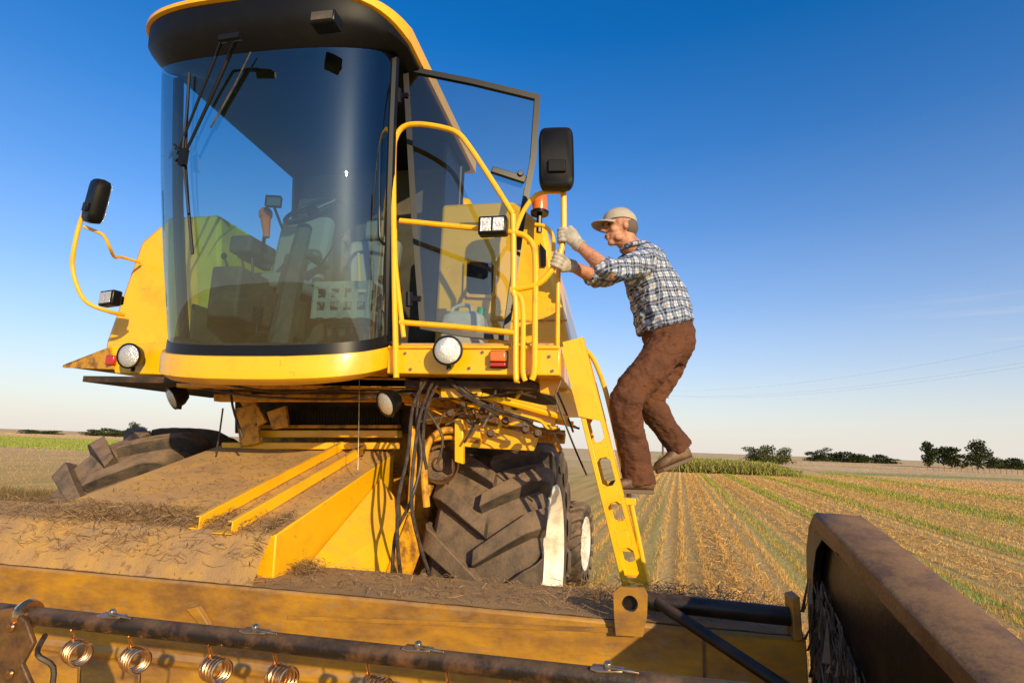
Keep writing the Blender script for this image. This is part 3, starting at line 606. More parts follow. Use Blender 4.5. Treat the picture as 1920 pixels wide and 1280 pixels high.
for z,sc in ((0,.92),(.02,1),(.2,1),(.26,.9),(.29,.6)):
    rings.append([c0+V((math.copysign(abs(math.cos(a))**.4,math.cos(a))*.15*sc,math.copysign(abs(math.sin(a))**.4,math.sin(a))*.1*sc,z)) for a in [2*PI*i/24 for i in range(24)]])
b.loft(rings,True); mk('jerrycan_body',b,'white',JC)
b=MB(); b.tube([c0+V((-.1,0,.26)),c0+V((-.08,0,.33)),c0+V((.02,0,.34)),c0+V((.05,0,.27))],.014,8,sm=4); mk('handle',b,'white',JC)
b=MB(); b.lathe([(0,.07),(.03,.07),(.032,.0),(0,0)],c0+V((.1,0,.255)),(.2,0,1),16); mk('screw_cap',b,'green',JC)
# ------------------------------------------------------------ header
HD=empty('harvester_header',(-1.6,2.2,0.1),'dusty ochre harvester header with spring tines, lying across the foreground below the cab','harvester header')
hz1=1.11; hx0,hx1=-7.0,.665
b=MB(); prof=[(2.86,hz1-.012),(2.41,hz1-.012),(2.40,hz1-.02),(2.40,.80),(2.385,.78),(2.385,.76),(2.40,.74),(2.34,.42),(2.1,.24),(1.6,.2),(1.6,.17),(2.15,.2),(2.5,.3),(2.5,.9),(2.86,.95)]
b.extr([(hx0,y,z) for y,z in prof],(hx1-hx0,0,0)); BS=mk('back_sheet',b,'header',HD,bev=.006)
b=MB()
for i in range(150):
    x=hx1-.04-i*.045; b.box((x,2.397,.905),(.018,.006,.006))
mk('weld_seam',b,'rust2',BS)
mk('sheet_joint',MB().bb(.3,.310,2.395,2.4,.80,hz1-.02),'rust2',BS)
mk('top_ledge',MB().grid(lambda u,v:V((hx0+(hx1-hx0)*u,2.405+.45*v,hz1-.008+.004*random.random()+.003*math.sin(40*u)*math.sin(5*v))),150,14),'ledge',HD,sharp=180)
def hood(u,v):
    x=-3.6+(FR+.0+3.6)*u; pts=[(2.412,hz1-.008),(2.455,hz1+.085),(2.525,fz(2.525)+.012),(2.72,fz(2.72)+.010)]
    k=v*3; i=min(int(k),2); f=k-i; y=pts[i][0]*(1-f)+pts[i+1][0]*f; z=pts[i][1]*(1-f)+pts[i+1][1]*f
    z+=(.007*math.sin(x*13+y*9)+.005*math.sin(x*29))*math.sin(PI*min(v*1.4,1))+.004*random.random(); return V((x,y,z))
mk('adapter_hood',MB().grid(hood,110,18),'ledge',HD,sharp=180)
b=MB(); b.bb(-7,-3.05,2.5,2.86,1.09,1.2); mk('adapter_frame',b,'ledge',HD,bev=.02)
b=MB(); b.extr([at(*p,Y=2.395) for p in ((358,1138),(378,1134),(398,1165),(400,1175),(384,1170))],(0,-.03,0)); mk('stiffener',b,'header',HD,bev=.003)
b=MB(); b.extr([at(*p,Y=2.395) for p in ((540,1160),(1150,1185),(1150,1176),(540,1153))],(0,-.004,0)); mk('trim_strip',b,'header',HD)
def bracket(pp,hole,Y,name='pipe_bracket'):
    P=[at(*p,Y=Y) for p in pp]; h=at(hole[0],hole[1],Y=Y); n=len(P); b=MB(); N=24
    def outerpt(a):
        d=V((math.cos(a),0,math.sin(a))); best=None
        for i in range(n):
            p,q=P[i],P[(i+1)%n]; e=q-p; den=d.x*e.z-d.z*e.x
            if abs(den)<1e-9: continue
            w_=p-h; t=(w_.x*e.z-w_.z*e.x)/den; s=(w_.x*d.z-w_.z*d.x)/den
            if t>0 and -1e-6<=s<=1+1e-6 and (best is None or t<best): best=t
        return h+d*(best or .05)
    A=[2*PI*i/N for i in range(N)]
    for p in P:
        A.append(math.atan2(p.z-h.z,p.x-h.x)%(2*PI))
    A=sorted(A); inn=[h+V((math.cos(a),0,math.sin(a)))*hole[2] for a in A]; out=[outerpt(a) for a in A]; off=V((0,-.018,0))
    b.loft([inn,out,[p+off for p in out],[p+off for p in inn],inn],False)
    return mk(name,b,'header',HD)
bracket([(1150,1108),(1162,1098),(1208,1100),(1214,1112),(1213,1150),(1205,1190),(1155,1188),(1152,1160)],(1181,1129,.03),2.37)
b=MB(); b.lathe([(.0,.0),(.026,0),(.026,.02),(0,.02)],at(1181,1129,Y=2.38),(0,1,0),16); mk('pipe_end',b,'bsteel',HD)
mk('pipe_bracket',MB().extr([at(*p,Y=2.37) for p in ((1484,1122),(1500,1118),(1506,1200),(1490,1202))],(0,.1,0)),'header',HD,bev=.004)
mk('support_tube',MB().tube([at(1212,1126,Y=2.42),at(1490,1156,Y=2.42)],.034,16),'bsteel',HD)
mk('brace_tube',MB().tube([at(1232,1128,Y=2.40),at(1490,1300,Y=2.15)],.021,12),'bsteel',HD)
def dtop(y): return 1.545-(2.35-y)*.215
XI,XO=.70,.87
prof=[(2.50,.25),(2.50,1.02),(2.49,1.25),(2.47,1.40),(2.42,1.49),(2.35,1.54)]+[(y,dtop(y)) for y in (2.2,2.0,1.7,1.4,1.1,.8,.55)]
b=MB()
inner=[V((XI+.02*(p[0]-2.4),p[0],p[1])) for p in prof]; outer_=[V((XO,p[0],p[1]-.005)) for p in prof]
mid=[(a+c)/2+V((0,0,.010)) for a,c in zip(inner,outer_)]
low=[V((XI+.02*(p[0]-2.4),p[0]-(.02 if p[0]>2.3 else 0)*1,p[1]-.05)) for p in prof]
rows=[low,inner,[a+(c-a)*.06+V((0,0,.008)) for a,c in zip(inner,outer_)],mid,[a+(c-a)*.94+V((0,0,.008)) for a,c in zip(inner,outer_)],outer_,[V((p.x+.01,p.y,.25)) for p in outer_]]
b.loft(rows,False,False); b2=mk('divider',b,'brown',HD,sharp=40)
b=MB(); b.extr([V((XI+.035,p[0]-(.05 if p[0]>2.3 else 0),p[1]-.04)) for p in prof]+[V((XI+.035,.55,.25))],(.02,0,0)); mk('divider_liner',b,'bsteel',b2)
b=MB()
b.extr([V((XI,p[0],p[1]-.004)) for p in prof[1:7]]+[V((XI,p[0]-.07,p[1]-.08)) for p in prof[1:7]][::-1],(.03,0,0)); mk('divider_rim',b,'bsteel',b2,bev=.004)
ty,tz=1.25,1.257
T0=at(50,1152,Y=ty); T1=at(1250,1285,Y=ty); sl=(T1.z-T0.z)/(T1.x-T0.x)
def tp(x): return V((x,ty,T0.z+sl*(x-T0.x)))
RT=mk('reel_tube',MB().tube([tp(-1.95),tp(.85)],.0205,20),'reel',HD)
for i,px in enumerate((160,268,418,540,715,865,985,1130,1260)):
    p=at(px,1158+(px-50)*.111+2,Y=ty); x=p.x; c=tp(x)
    cen=c+V((0,-.01,-.066)); ax=V((.88,-.47,.08)).normalized(); a1=V((0,0,1)); a1=(a1-ax*a1.dot(ax)).normalized(); a2=ax.cross(a1); pts=[c+V((-.028,-.012,-.014))]
    for k in range(81):
        an=k/80*PI*9; pts.append(cen+(a1*math.cos(an)+a2*math.sin(an))*.024+ax*(k/80-.5)*.060)
    e=pts[-1]; pts+= [e+V((.004,0,-.03)),e+V((-.004,.005,-.16)),e+V((-.002,.015,-.30))]
    mk('spring_tine',MB().tube(pts,.0036,7),'copper',RT)
for px in (212,480,785,1140):
    p=at(px,1158+(px-50)*.111,Y=ty); c=tp(p.x)+V((0,-.004,-.005))
    b=MB(); b.extr([c+V((-.035,-.012,.024)),c+V((-.02,-.016,.022)),c+V((.028,-.012,.024)),c+V((.032,.008,.026)),c+V((-.03,.010,.026))],(0,0,.004)); b.lathe([(0,.014),(.007,.014),(.009,.008),(.009,0),(0,0)],c+V((0,-.003,.027)),(0,-.3,1),8); b.tube([c+V((.0,-.01,.032)),c+V((.06,-.012,.028))],.0035,6); mk('tine_clamp',b,'metal',RT,bev=.001)
b=MB(); b.lathe([(.021,-.01),(.033,-.01),(.037,.0),(.033,.014),(.021,.014)],tp(T0.x),(1,0,0),24); mk('bearing_ring',b,'copper',RT)
sp_=[(-60,1150),(20,1140),(48,1165),(62,1205),(40,1245),(60,1290),(70,1330),(-60,1340)]
b=MB(); b.extr([at(*p,Y=1.22) for p in sp_],(0,.012,0)); SPd=mk('reel_spider',b,'rust2',HD,bev=.003)
for q in ((22,1175),(20,1262)):
    b=MB(); b.lathe([(.0,.004),(.008,.0),(.011,-.003),(.008,-.007),(0,-.008)],at(*q,Y=1.216),(0,1,0),12); mk('bolt',b,'copper',SPd)
mk('tine_link',MB().tube([at(85,1190,Y=1.24),at(70,1225,Y=1.2),at(100,1250,Y=1.22),at(95,1300,Y=1.22)],.006,6,sm=4),'hose',SPd)
# ------------------------------------------------------------ person
PE=empty('person',(at(1190,930,Y=3.3).x,3.3,zs),'person in tan cap, plaid shirt and brown trousers climbing the yellow ladder','person')
def J(px,py,y): return at(px,py,Y=y)
Hc=J(1163,426,3.30)
hf=V((-.93,-.34,-.06)).normalized(); hs=V((0,1,0)); hs=(hs-hf*hs.dot(hf)).normalized(); hu=hf.cross(hs)
if hu.z<0: hu=-hu
HA=(hf,hs,hu)
pel=J(1254,618,3.38); wai=J(1238,572,3.37); che=J(1216,520,3.35); upp=J(1204,488,3.34); nkb=J(1192,468,3.33)
Sn=J(1212,490,3.17); Sf=J(1196,488,3.50); En=J(1146,512,3.0); Wn=J(1084,459,3.03); Ef=J(1126,524,3.36); Wf=J(1070,498,3.13)
Kn=J(1172,748,3.16); An=J(1196,895,3.26); hipn=J(1252,642,3.28); hipf=J(1262,642,3.48)
Kf=J(1216,744,3.42); Af=J(1272,838,3.50)
T1h=J(1057,443,3.05); T2h=J(1045,490,3.05)
b=MB()
b.blob(Hc+hu*.022-hf*.008,(.098,.074,.104),HA); b.blob(Hc+hf*.032-hu*.040,(.058,.054,.076),HA); b.blob(Hc+hf*.062-hu*.100,(.024,.026,.020),HA)
b.blob(Hc+hf*.102-hu*.022,(.026,.014,.015),HA); b.blob(Hc+hf*.088+hu*.004,(.017,.009,.034),HA); b.blob(Hc+hf*.082+hu*.022,(.016,.048,.012),HA)
b.blob(Hc+hf*.090-hu*.058,(.012,.024,.007),HA); b.blob(Hc+hf*.087-hu*.074,(.011,.020,.008),HA)
for s in (-1,1):
    b.blob(Hc+hs*.072*s-hu*.012-hf*.008,(.017,.010,.028),HA,10,8); b.blob(Hc+hf*.054+hs*.04*s-hu*.03,(.028,.020,.022),HA,10,8); b.blob(Hc+hf*.030+hs*.040*s-hu*.080,(.030,.020,.022),HA,10,8)
b.ell([Hc-hf*.03-hu*.03,Hc-hf*.03-hu*.09,nkb,upp],[(.055,.06),(.055,.06),(.065,.065),(.14,.09)])
b.ell([upp,che,wai,pel],[(.16,.10),(.15,.12),(.14,.12),(.14,.12)],sm=3)
for S,E,W_,T in ((Sn,En,Wn,T1h),(Sf,Ef,Wf,T2h)):
    b.tube([S,S*.5+E*.5,E,E*.55+W_*.45,W_,W_*.45+T*.55],[.055,.048,.042,.043,.029,.028],12)
b.tube([hipn,hipn*.5+Kn*.5,Kn,Kn*.6+An*.4,An],[.08,.065,.05,.05,.035],12); b.tube([hipf,hipf*.5+Kf*.5,Kf,Kf*.6+Af*.4,Af],[.08,.065,.05,.05,.035],12)
BO=mk('body',b,'skin',PE); remesh(BO,.0056,1)
for s in (-1,1):
    mk('eye',MB().blob(Hc+hf*.084+hs*.031*s+hu*.002,(.009,.012,.006),HA,10,6),'eye',BO)
    mk('eyebrow',MB().blob(Hc+hf*.094+hs*.031*s+hu*.020,(.008,.017,.004),HA,10,6),'hair',BO)
mk('mouth',MB().blob(Hc+hf*.096-hu*.066,(.006,.022,.003),HA,10,6),'lip',BO)
b=MB(); b.blob(Hc-hf*.040-hu*.006,(.068,.0775,.066),HA,18,12); HR=mk('hair',b,'hair',BO)
b=MB()
rings=[]
for i in range(11):
    la=PI*(-.03+.53*i/10); la=min(la,PI/2-.02); cl=max(math.cos(la),0)**.85; ring=[]
    for j in range(28):
        a=2*PI*j/28; fx=math.cos(a)
        ring.append(Hc+hu*.040-hf*.004+hf*(.104+.004*fx)*cl*fx+hs*.082*cl*math.sin(a)+hu*(.078*math.sin(la)-(.012*(-fx) if fx<0 else 0)*cl))
    rings.append(ring)
b.loft(rings,True)
CP=mk('cap',b,'cap',PE,sharp=60)
b=MB(); b.tube([Hc+hu*.116-hf*.004,Hc+hu*.123-hf*.004],.008,8); mk('cap_button',b,'cap',CP)
def brim(u,v):
    a=(u-.5)*R(120); r=.098+.080*v*max(math.cos(a*1.25),0)**.6; ca,sa=math.cos(a),math.sin(a)
    return Hc+hf*(r*ca)+hs*(r*.76*sa)+hu*(.044-.024*v-.026*(sa**2)*1.2)
b=MB(); b.grid(brim,20,5); BR=mk('cap_brim',b,'cap',CP); so=BR.modifiers.new('thick','SOLIDIFY'); so.thickness=.005
b=MB()
b.ell([nkb+V((0,0,.0)),upp+V((0,0,.01)),che,J(1227,545,3.36),wai,J(1244,598,3.38),J(1249,616,3.385)],[(.085,.075),(.175,.115),(.185,.145),(.185,.16),(.185,.165),(.188,.168),(.19,.17)],n=26,sm=4)
b.blob(Sn+V((0,.02,-.0)),(.078,.078,.078)); b.blob(Sf,(.078,.078,.078))
for S,E,W_,k in ((Sn,En,Wn,.30),(Sf,Ef,Wf,.42)):
    cu=E*(1-k)+W_*k
    b.tube([S,S*.5+E*.5,E*.9+S*.1,E*.8+W_*.2,cu],[.078,.070,.064,.060,.056],14)
SH=mk('shirt',b,'plaid',PE); remesh(SH,.009,2,.034,.06)
b=MB(); cpos=nkb+V((-.004,0,.012)) 
b.tube([cpos+V((math.cos(a)*.078,math.sin(a)*.076,.012*math.cos(a))) for a in [2*PI*i/20 for i in range(21)]],.015,8,cap=False); mk('collar',b,'plaid',SH)
b=MB()
b.ell([J(1247,606,3.385),J(1254,632,3.385),J(1255,658,3.385),J(1252,680,3.385)],[(.165,.150),(.178,.152),(.17,.130),(.11,.09)],n=24,sm=4)
b.ell([hipn,J(1220,692,3.22),Kn+V((.01,0,0)),J(1178,800,3.20),J(1190,850,3.24),J(1198,908,3.26)],[(.10,.112),(.095,.102),(.086,.092),(.076,.082),(.076,.082),(.082,.088)],n=20,sm=3)
b.ell([hipf,J(1246,695,3.46),Kf+V((.01,0,0)),J(1240,790,3.46),J(1260,818,3.48),J(1278,842,3.50)],[(.10,.112),(.092,.100),(.080,.088),(.070,.076),(.068,.072),(.072,.076)],n=20,sm=3)
for c_,r_ in ((J(1196,893,3.26),.090),(J(1191,874,3.255),.084),(J(1178,772,3.19),.092),(J(1184,730,3.19),.096)):
    b.blob(c_,(r_,r_*.92,.013),(V((.97,0,.24)),V((0,1,0)),V((-.24,0,.97))),18,6)
TR=mk('trousers',b,'trouser',PE); remesh(TR,.008,2,.022,.045)
def shoe(heel,toe,up):
    d=(toe-heel); L=d.length; d.normalize(); sd=d.cross(up).normalized(); upv=sd.cross(d)
    b=MB(); rings=[]
    for t,wd,hh in ((-.02,.030,.06),(.05,.038,.085),(.2,.04,.10),(.4,.042,.085),(.6,.048,.062),(.8,.048,.05),(.93,.036,.042),(1.0,.016,.03)):
        c=heel+d*L*t; rings.append([c+sd*math.copysign(abs(math.cos(a))**.7,math.cos(a))*wd+upv*(hh/2+.02+hh/2*math.copysign(abs(math.sin(a))**.7,math.sin(a))) for a in [2*PI*i/16 for i in range(16)]])
    b.loft(rings,True); o=mk('shoe',b,'shoe',PE)
    b=MB(); pts=[]
    for t,wd in ((-.03,.028),(.05,.04),(.35,.038),(.65,.052),(.85,.050),(1.0,.024)): pts.append((t,wd))
    poly=[heel+d*L*t+sd*wd for t,wd in pts]+[heel+d*L*t-sd*wd for t,wd in pts[::-1]]
    b.extr(poly,upv*.022); mk('sole',b,'sole',o,bev=.004)
hz_=zs+.008
shoe(V((J(1222,925,3.26).x,3.26,hz_)),V((J(1142,925,3.22).x,3.20,hz_)),V((0,0,1)))
shoe(J(1298,862,3.5),J(1232,888,3.46),V((-.25,0,1)).normalized())
def glove(T,W_,axis):
    b=MB(); axis=V(axis).normalized(); back=(W_-T); back-=axis*back.dot(axis); back.normalize(); sd=axis.cross(back).normalized()
    if sd.y>0: sd=-sd
    r=.0175; pc=T+back*.040+sd*.012
    b.ell([W_,W_*.5+pc*.5,pc],[(.034,.03),(.042,.028),(.046,.026)],side=axis)
    b.blob(pc,(.045,.046,.024),(back,axis,sd))
    for i,ln_ in enumerate((.9,1.0,.95,.8)):
        o=axis*(.033-.022*i); pts=[]
        for k in range(7):
            a=R(20)+R(36)*k*ln_; rad=r+.013
            pts.append(T+o+(back*math.cos(a)+sd*math.sin(a))*rad)
        b.tube([pc+o*.95]+pts,[.0118]*5+[.0105,.010,.0095],8)
    b.tube([pc+axis*.02-sd*.01,T+back*.035+axis*.052-sd*.015,T+back*.008+axis*.055-sd*.028,T-back*.022+axis*.046-sd*.022],[.016,.015,.013,.011],8)
    o=mk('glove',b,'glove',PE); remesh(o,.0040,1)
    b=MB(); d=(W_-T).normalized(); b.tube([W_-d*.02,W_+d*.025],.037,14,cap=True); mk('glove_cuff',b,'glove',o,bev=.004)
glove(T1h,Wn,(0,0,1)); glove(T2h,Wf,(.35,0,.95))
# ------------------------------------------------------------ background
def dirx(px):
    d=rr*((px-960)/F)+uu*((640-(836+(px-960)*.035))/F)+cw; return d.x/d.y
def leaves(b,c,r,n,s):
    for i in range(n):
        d=V((random.gauss(0,1),random.gauss(0,1),random.gauss(0,1))).normalized()*(random.random()**.4)
        p=c+V((d.x*r[0],d.y*r[1],d.z*r[2])); a=V((random.gauss(0,1),random.gauss(0,1),random.gauss(0,1))).normalized(); q=a.cross(V((random.random(),random.random(),1))).normalized(); s_=s*random.uniform(.6,1.3)
        b.add([p-a*s_,p+q*s_*.7,p+a*s_,p-q*s_*.7],[(0,1,2,3)])
def tree(px,dist,h,w,label,group,kind='tree',leaf='leaf',trunk=.25):
    x=dirx(px)*dist; base=V((x,dist,0)); T=empty('field_tree' if kind=='tree' else 'hedge_bush',base,label,kind,group)
    b=MB(); b.tube([base,base+V((w*.02,0,h*trunk)),base+V((-w*.02,0,h*.6)),base+V((0,0,h*.85))],[h*.03,h*.022,h*.012,h*.004],7)
    for k in range(5):
        a=random.random()*6.28; z=h*(trunk+.1*k); b.tube([base+V((0,0,z)),base+V((math.cos(a)*w*.3,math.sin(a)*w*.3,z+h*.2))],[h*.012,h*.003],5)
    mk('trunk',b,'bark',T); b=MB(); n=9 if kind=='tree' else 6
    for k in range(n):
        a=random.random()*6.28; zc=h*(trunk+.06+(.88-trunk-.06)*((k+.5)/n)); rad=w*.5*(1-.55*abs((zc/h-.5))*1.4)
        leaves(b,base+V((math.cos(a)*rad*.40,math.sin(a)*rad*.40,zc)),(rad*.70,rad*.70,h*.15),170,max(h*.035,w*.03))
    if kind=='bush': leaves(b,base+V((0,0,h*.2)),(w*.55,w*.4,h*.22),260,max(h*.035,w*.03))
    mk('crown',b,leaf,T)
Lr='far trees in a row on the right horizon'
for px,d,h,w,lab in ((1742,170,7.0,4.2,'slim dark tree, leftmost of the tall trees on the right horizon'),(1783,175,5.8,11,'broad low dark tree between the slim tree and the tallest tree on the right horizon'),(1832,165,7.6,6.8,'tallest dark tree on the right horizon'),(1853,180,4.6,6,'small dark tree just right of the tallest tree on the right horizon')):
    tree(px,d,h,w,lab,Lr,trunk=.08)
for px,d,h,w,lab in ((1412,120,3.4,5.5,'round bush at the left end of the green hedge behind the corn'),(1440,118,3.8,6,'tallest round bush in the hedge behind the corn'),(1466,122,3.5,5,'round bush at the right end of the hedge behind the corn')):
    tree(px,d,h,w,lab,'bushes behind the corn','bush','leaf2',.05)
for i,(px,d,h,w) in enumerate(((1528,240,3.8,9),(1546,240,5.6,7),(1570,245,3.6,11),(1592,240,4.2,12),(1615,240,3.0,10),(1642,250,3.6,10),(1665,250,2.4,9),(1885,200,3.0,9),(1908,200,3.6,8))):
    tree(px,d,h,w,'low dark bush in the broken far hedge on the right horizon','far hedge bushes on the right','bush','leaf',.05)
tree(250,150,5.2,4.2,'small tree standing alone on the left horizon','trees on the left horizon',trunk=.12); tree(267,160,4.0,3.2,'shorter tree right beside the lone tree on the left horizon','trees on the left horizon',trunk=.12)
for px,h,w in ((170,1.7,5),(192,2.4,6),(214,2.0,6),(236,1.9,5),(100,.6,6),(60,.6,7),(285,1.9,6),(300,2.0,5)):
    tree(px,190,h+1.0,w+3,'low bush along the left horizon','far bushes along the left horizon','bush','leaf',.05)
pd=78; pb=V((dirx(1243)*pd,pd,0)); POl=empty('power_pole',pb,'thin wooden power pole standing behind the person, far across the field','power pole')
ph=at(1243,735,Y=pd).z
mk('pole',MB().tube([pb,pb+V((0,0,ph))],[.15,.10],10),'wood',POl)
mk('cross_arm',MB().box(pb+V((0,0,ph-.7)),(1.7,.12,.14)),'wood',POl)
for s in (-.75,0,.75): mk('insulator',MB().lathe([(0,.25),(.05,.22),(.08,.1),(.04,.05),(.04,0)],pb+V((s,-.0,ph-.63 if s else ph)),(0,0,1),8),'metal',POl)
e1=[at(1990,634,Y=42),at(1990,668,Y=40),at(1990,676,Y=38.5)]
for i,(s,e) in enumerate(zip((0,-.75,.75),e1)):
    a=pb+V((s,0,ph+.2 if s==0 else ph-.4)); pts=[a*(1-t)+e*t-V((0,0,1.0*4*t*(1-t))) for t in [k/20 for k in range(21)]]
    mk('power_line',MB().tube(pts,.0036,5),'wood',None,label='thin overhead power wire running right from the far pole across the sky',cat='power line',group='overhead wires from the power pole')
for i in range(18):
    px=1738+i*10.5; d=118-i*.6; x=dirx(px)*d; mk('fence_post',MB().tube([(x,d,0),(x+random.uniform(-.05,.05),d,1.0+random.uniform(-.1,.1))],.03,6),'wood',None,label='thin wooden post in the far fence below the right horizon trees',cat='fence post',group='far fence posts on the right')
# ground -------------------------------------------------------
RD=R(5.5); cr_,sr_=math.cos(RD),math.sin(RD)
def groundmat():
    m=bpy.data.materials.new('stubble_field'); m.use_nodes=True; nt=m.node_tree; b=nt.nodes['Principled BSDF']; b.inputs['Roughness'].default_value=.95; b.inputs['Specular IOR Level'].default_value=.05
    tc=nd(nt,'ShaderNodeTexCoord'); mp=nd(nt,'ShaderNodeMapping'); mp.inputs['Rotation'].default_value=(0,0,RD); nt.links.new(tc.outputs['Object'],mp.inputs[0])
    def noise(sc,scale=(1,1,1),det=6):
        q=nd(nt,'ShaderNodeMapping'); q.inputs['Scale'].default_value=scale; nt.links.new(mp.outputs[0],q.inputs[0])
        n=nd(nt,'ShaderNodeTexNoise'); n.inputs['Scale'].default_value=sc; n.inputs['Detail'].default_value=det; n.inputs['Roughness'].default_value=.65; nt.links.new(q.outputs[0],n.inputs['Vector']); return n.outputs['Fac']
    def ramp(f,els):
        r=nd(nt,'ShaderNodeValToRGB'); e=r.color_ramp.elements
        e[0].position,e[0].color=els[0][0],c4(els[0][1]); e[1].position,e[1].color=els[-1][0],c4(els[-1][1])
        for p,c in els[1:-1]: k=e.new(p); k.color=c4(c)
        nt.links.new(f,r.inputs[0]); return r.outputs[0]
    def mix(f,a,bb,mode='MIX'):
        x=nd(nt,'ShaderNodeMix',data_type='RGBA',blend_type=mode)
        if isinstance(f,float): x.inputs[0].default_value=f
        else: nt.links.new(f,x.inputs[0])
        nt.links.new(a,x.inputs[6]); nt.links.new(bb,x.inputs[7]); return x.outputs[2]
    rows=ramp(noise(1.0,(.85,.02,1),3),[(.36,(.48,.24,.06)),(.45,(.74,.43,.12)),(.52,(.88,.56,.18)),(.575,(.40,.40,.06)),(.64,(.70,.40,.11))])
    rows2=ramp(noise(1.0,(3.2,.05,1),4),[(.35,(.36,.18,.05)),(.6,(.90,.58,.19))])
    fine=ramp(noise(18,(1,.5,1),8),[(.3,(.30,.16,.05)),(.7,(.86,.58,.23))])
    far=ramp(noise(.02,(1.2,2.2,1),4),[(.40,(.80,.48,.22)),(.5,(.92,.60,.30)),(.57,(.58,.48,.16)),(.65,(.84,.52,.26))])  # far albedo lifted: sun on upright stalks put into the ground colour
    c1=mix(.45,rows,rows2); c2=mix(.28,c1,fine)
    cdn=nd(nt,'ShaderNodeVectorMath',operation='LENGTH'); nt.links.new(tc.outputs['Object'],cdn.inputs[0])
    mr=nd(nt,'ShaderNodeMapRange'); mr.inputs[1].default_value=30; mr.inputs[2].default_value=90; nt.links.new(cdn.outputs['Value'],mr.inputs[0])
    c3=mix(mr.outputs[0],c2,far); nt.links.new(c3,b.inputs['Base Color'])
    bp=nd(nt,'ShaderNodeBump'); bp.inputs['Distance'].default_value=.1; nt.links.new(noise(7,(1,.6,1),8),bp.inputs['Height'])
    st=nd(nt,'ShaderNodeMapRange'); st.inputs[1].default_value=15; st.inputs[2].default_value=60; st.inputs[3].default_value=.4; st.inputs[4].default_value=0; nt.links.new(cdn.outputs['Value'],st.inputs[0]); nt.links.new(st.outputs[0],bp.inputs['Strength'])
    nt.links.new(bp.outputs[0],b.inputs['Normal'])
    return m
M['ground']=groundmat()
b=MB(); b.grid(lambda u,v:V((-2500+5000*u,-500+4500*v,0)),10,10); mk('ground',b,'ground',None,kind='structure',norm=False,origin=(0,0,0))
M['gstrip']=mat('grassy_strip',(.26,.33,.045),.95,col2=(.60,.46,.12),ns=.5,lo=.4,hi=.65)
M['gstrip2']=mat('weedy_strip',(.38,.42,.07),.95,col2=(.84,.52,.15),ns=.8,lo=.44,hi=.62)
def strip(name,x0,x1,y0,y1,m,wob=.3,z=.004,rd=RD):
    b=MB(); n=80; L=[];Rr=[]
    for i in range(n+1):
        y=y0+(y1-y0)*(i/n)**1.6; q=lambda x: V((x*math.cos(rd)+y*math.sin(rd)+random.uniform(-wob,wob),y*math.cos(rd)-x*math.sin(rd),z))
        L.append(q(x0)); Rr.append(q(x1))
    b.loft([L,Rr],False,False); return mk(name,b,m,None,kind='structure',norm=False)
strip('grass_strip',3.6,3.85,9,70,'gstrip2',.12); strip('grass_strip',9.4,10.8,16,75,'gstrip',.3); strip('grass_strip',6.3,6.6,14,70,'gstrip2',.15)
strip('grass_strip',15,17,24,110,'gstrip2',.4)
def xstrip(x0,x1,y0,y1,m,wob):
    b=MB(); n=60; b.loft([[V((x0+(x1-x0)*i/n,y0+random.uniform(-wob,wob),.006)) for i in range(n+1)],[V((x0+(x1-x0)*i/n,y1+random.uniform(-wob,wob),.006)) for i in range(n+1)]],False,False); mk('grass_strip',b,m,None,kind='structure',norm=False)
xstrip(-220,-20,44,110,'gstrip2',1.5); xstrip(25,160,68,80,'gstrip',1.0)
def tris(name,P,H,Wd,m,label,cat='grass',lean=.35):
    n=len(P); a=rng.random(n)*2*PI; dx=np.stack([np.cos(a),np.sin(a),np.zeros(n)],1)*Wd[:,None]
    tip=P+np.stack([rng.normal(0,lean,n)*H,rng.normal(0,lean,n)*H,H],1)
    v=np.empty((n*3,3)); v[0::3]=P-dx; v[1::3]=P+dx; v[2::3]=tip
    me=bpy.data.meshes.new(name); me.from_pydata(v.tolist(),[],np.arange(n*3).reshape(n,3).tolist())
    me.materials.append(M[m]); o=bpy.data.objects.new(name,me); C.objects.link(o); o['label']=label; o['category']=cat; o['kind']='stuff'; return o
def rot(x,y): return x*cr_+y*sr_, y*cr_-x*sr_
n=160000; y=5+60*rng.random(n)**1.7; x=rng.random(n)*(y*.95+4)-2.5; x=np.round(x/.36)*.36+rng.normal(0,.05,n); X,Y=rot(x,y)
keep=(np.sin(x*2.1)+rng.random(n)*1.8)>-.1
X,Y,y2=X[keep],Y[keep],y[keep]; n=len(X)
sc=np.clip(y2/12,.8,4); tris('stubble',np.stack([X,Y,np.zeros(n)],1),(.035+.06*rng.random(n))*sc**.2,.0038*sc,'stubble','cut golden stubble standing in rows across the field','stubble')
n=50000; y=5+70*rng.random(n)**1.7; cen=rng.choice([1.8,3.75,6.5,10.1,16],n,p=[.06,.18,.18,.38,.20]); wd=np.where(cen>9,.65,.14); x=cen+rng.normal(0,1,n)*wd; X,Y=rot(x,y); sc=np.clip(y/12,.8,4)
tris('field_grass',np.stack([X,Y,np.zeros(n)],1),(.04+.07*rng.random(n))*sc**.25,.0045*sc,'grass','green grass growing in thin strips between the swaths')
n=60000; X=-4.6-22*rng.random(n)**1.2; Y=3.6+10*rng.random(n)**1.0
sc=np.clip(Y/7,.7,3); tris('tall_grass',np.stack([X,Y,np.zeros(n)],1),(.18+.35*rng.random(n))*np.clip(1.25-(Y-4)/14,.35,1),.004*sc,'tallgrass','tall dry grass left of the harvester')
n=60000; Y=10+200*rng.random(n)**1.8; X=np.where(rng.random(n)<.55,-(.75+.9*rng.random(n))*Y,(.1+1.1*rng.random(n))*Y)
ok=(X<0)|(Y>58); ok&=~((X<0)&(Y>44)&(Y<110)); X,Y=X[ok],Y[ok]; n=len(X); sc=Y/16
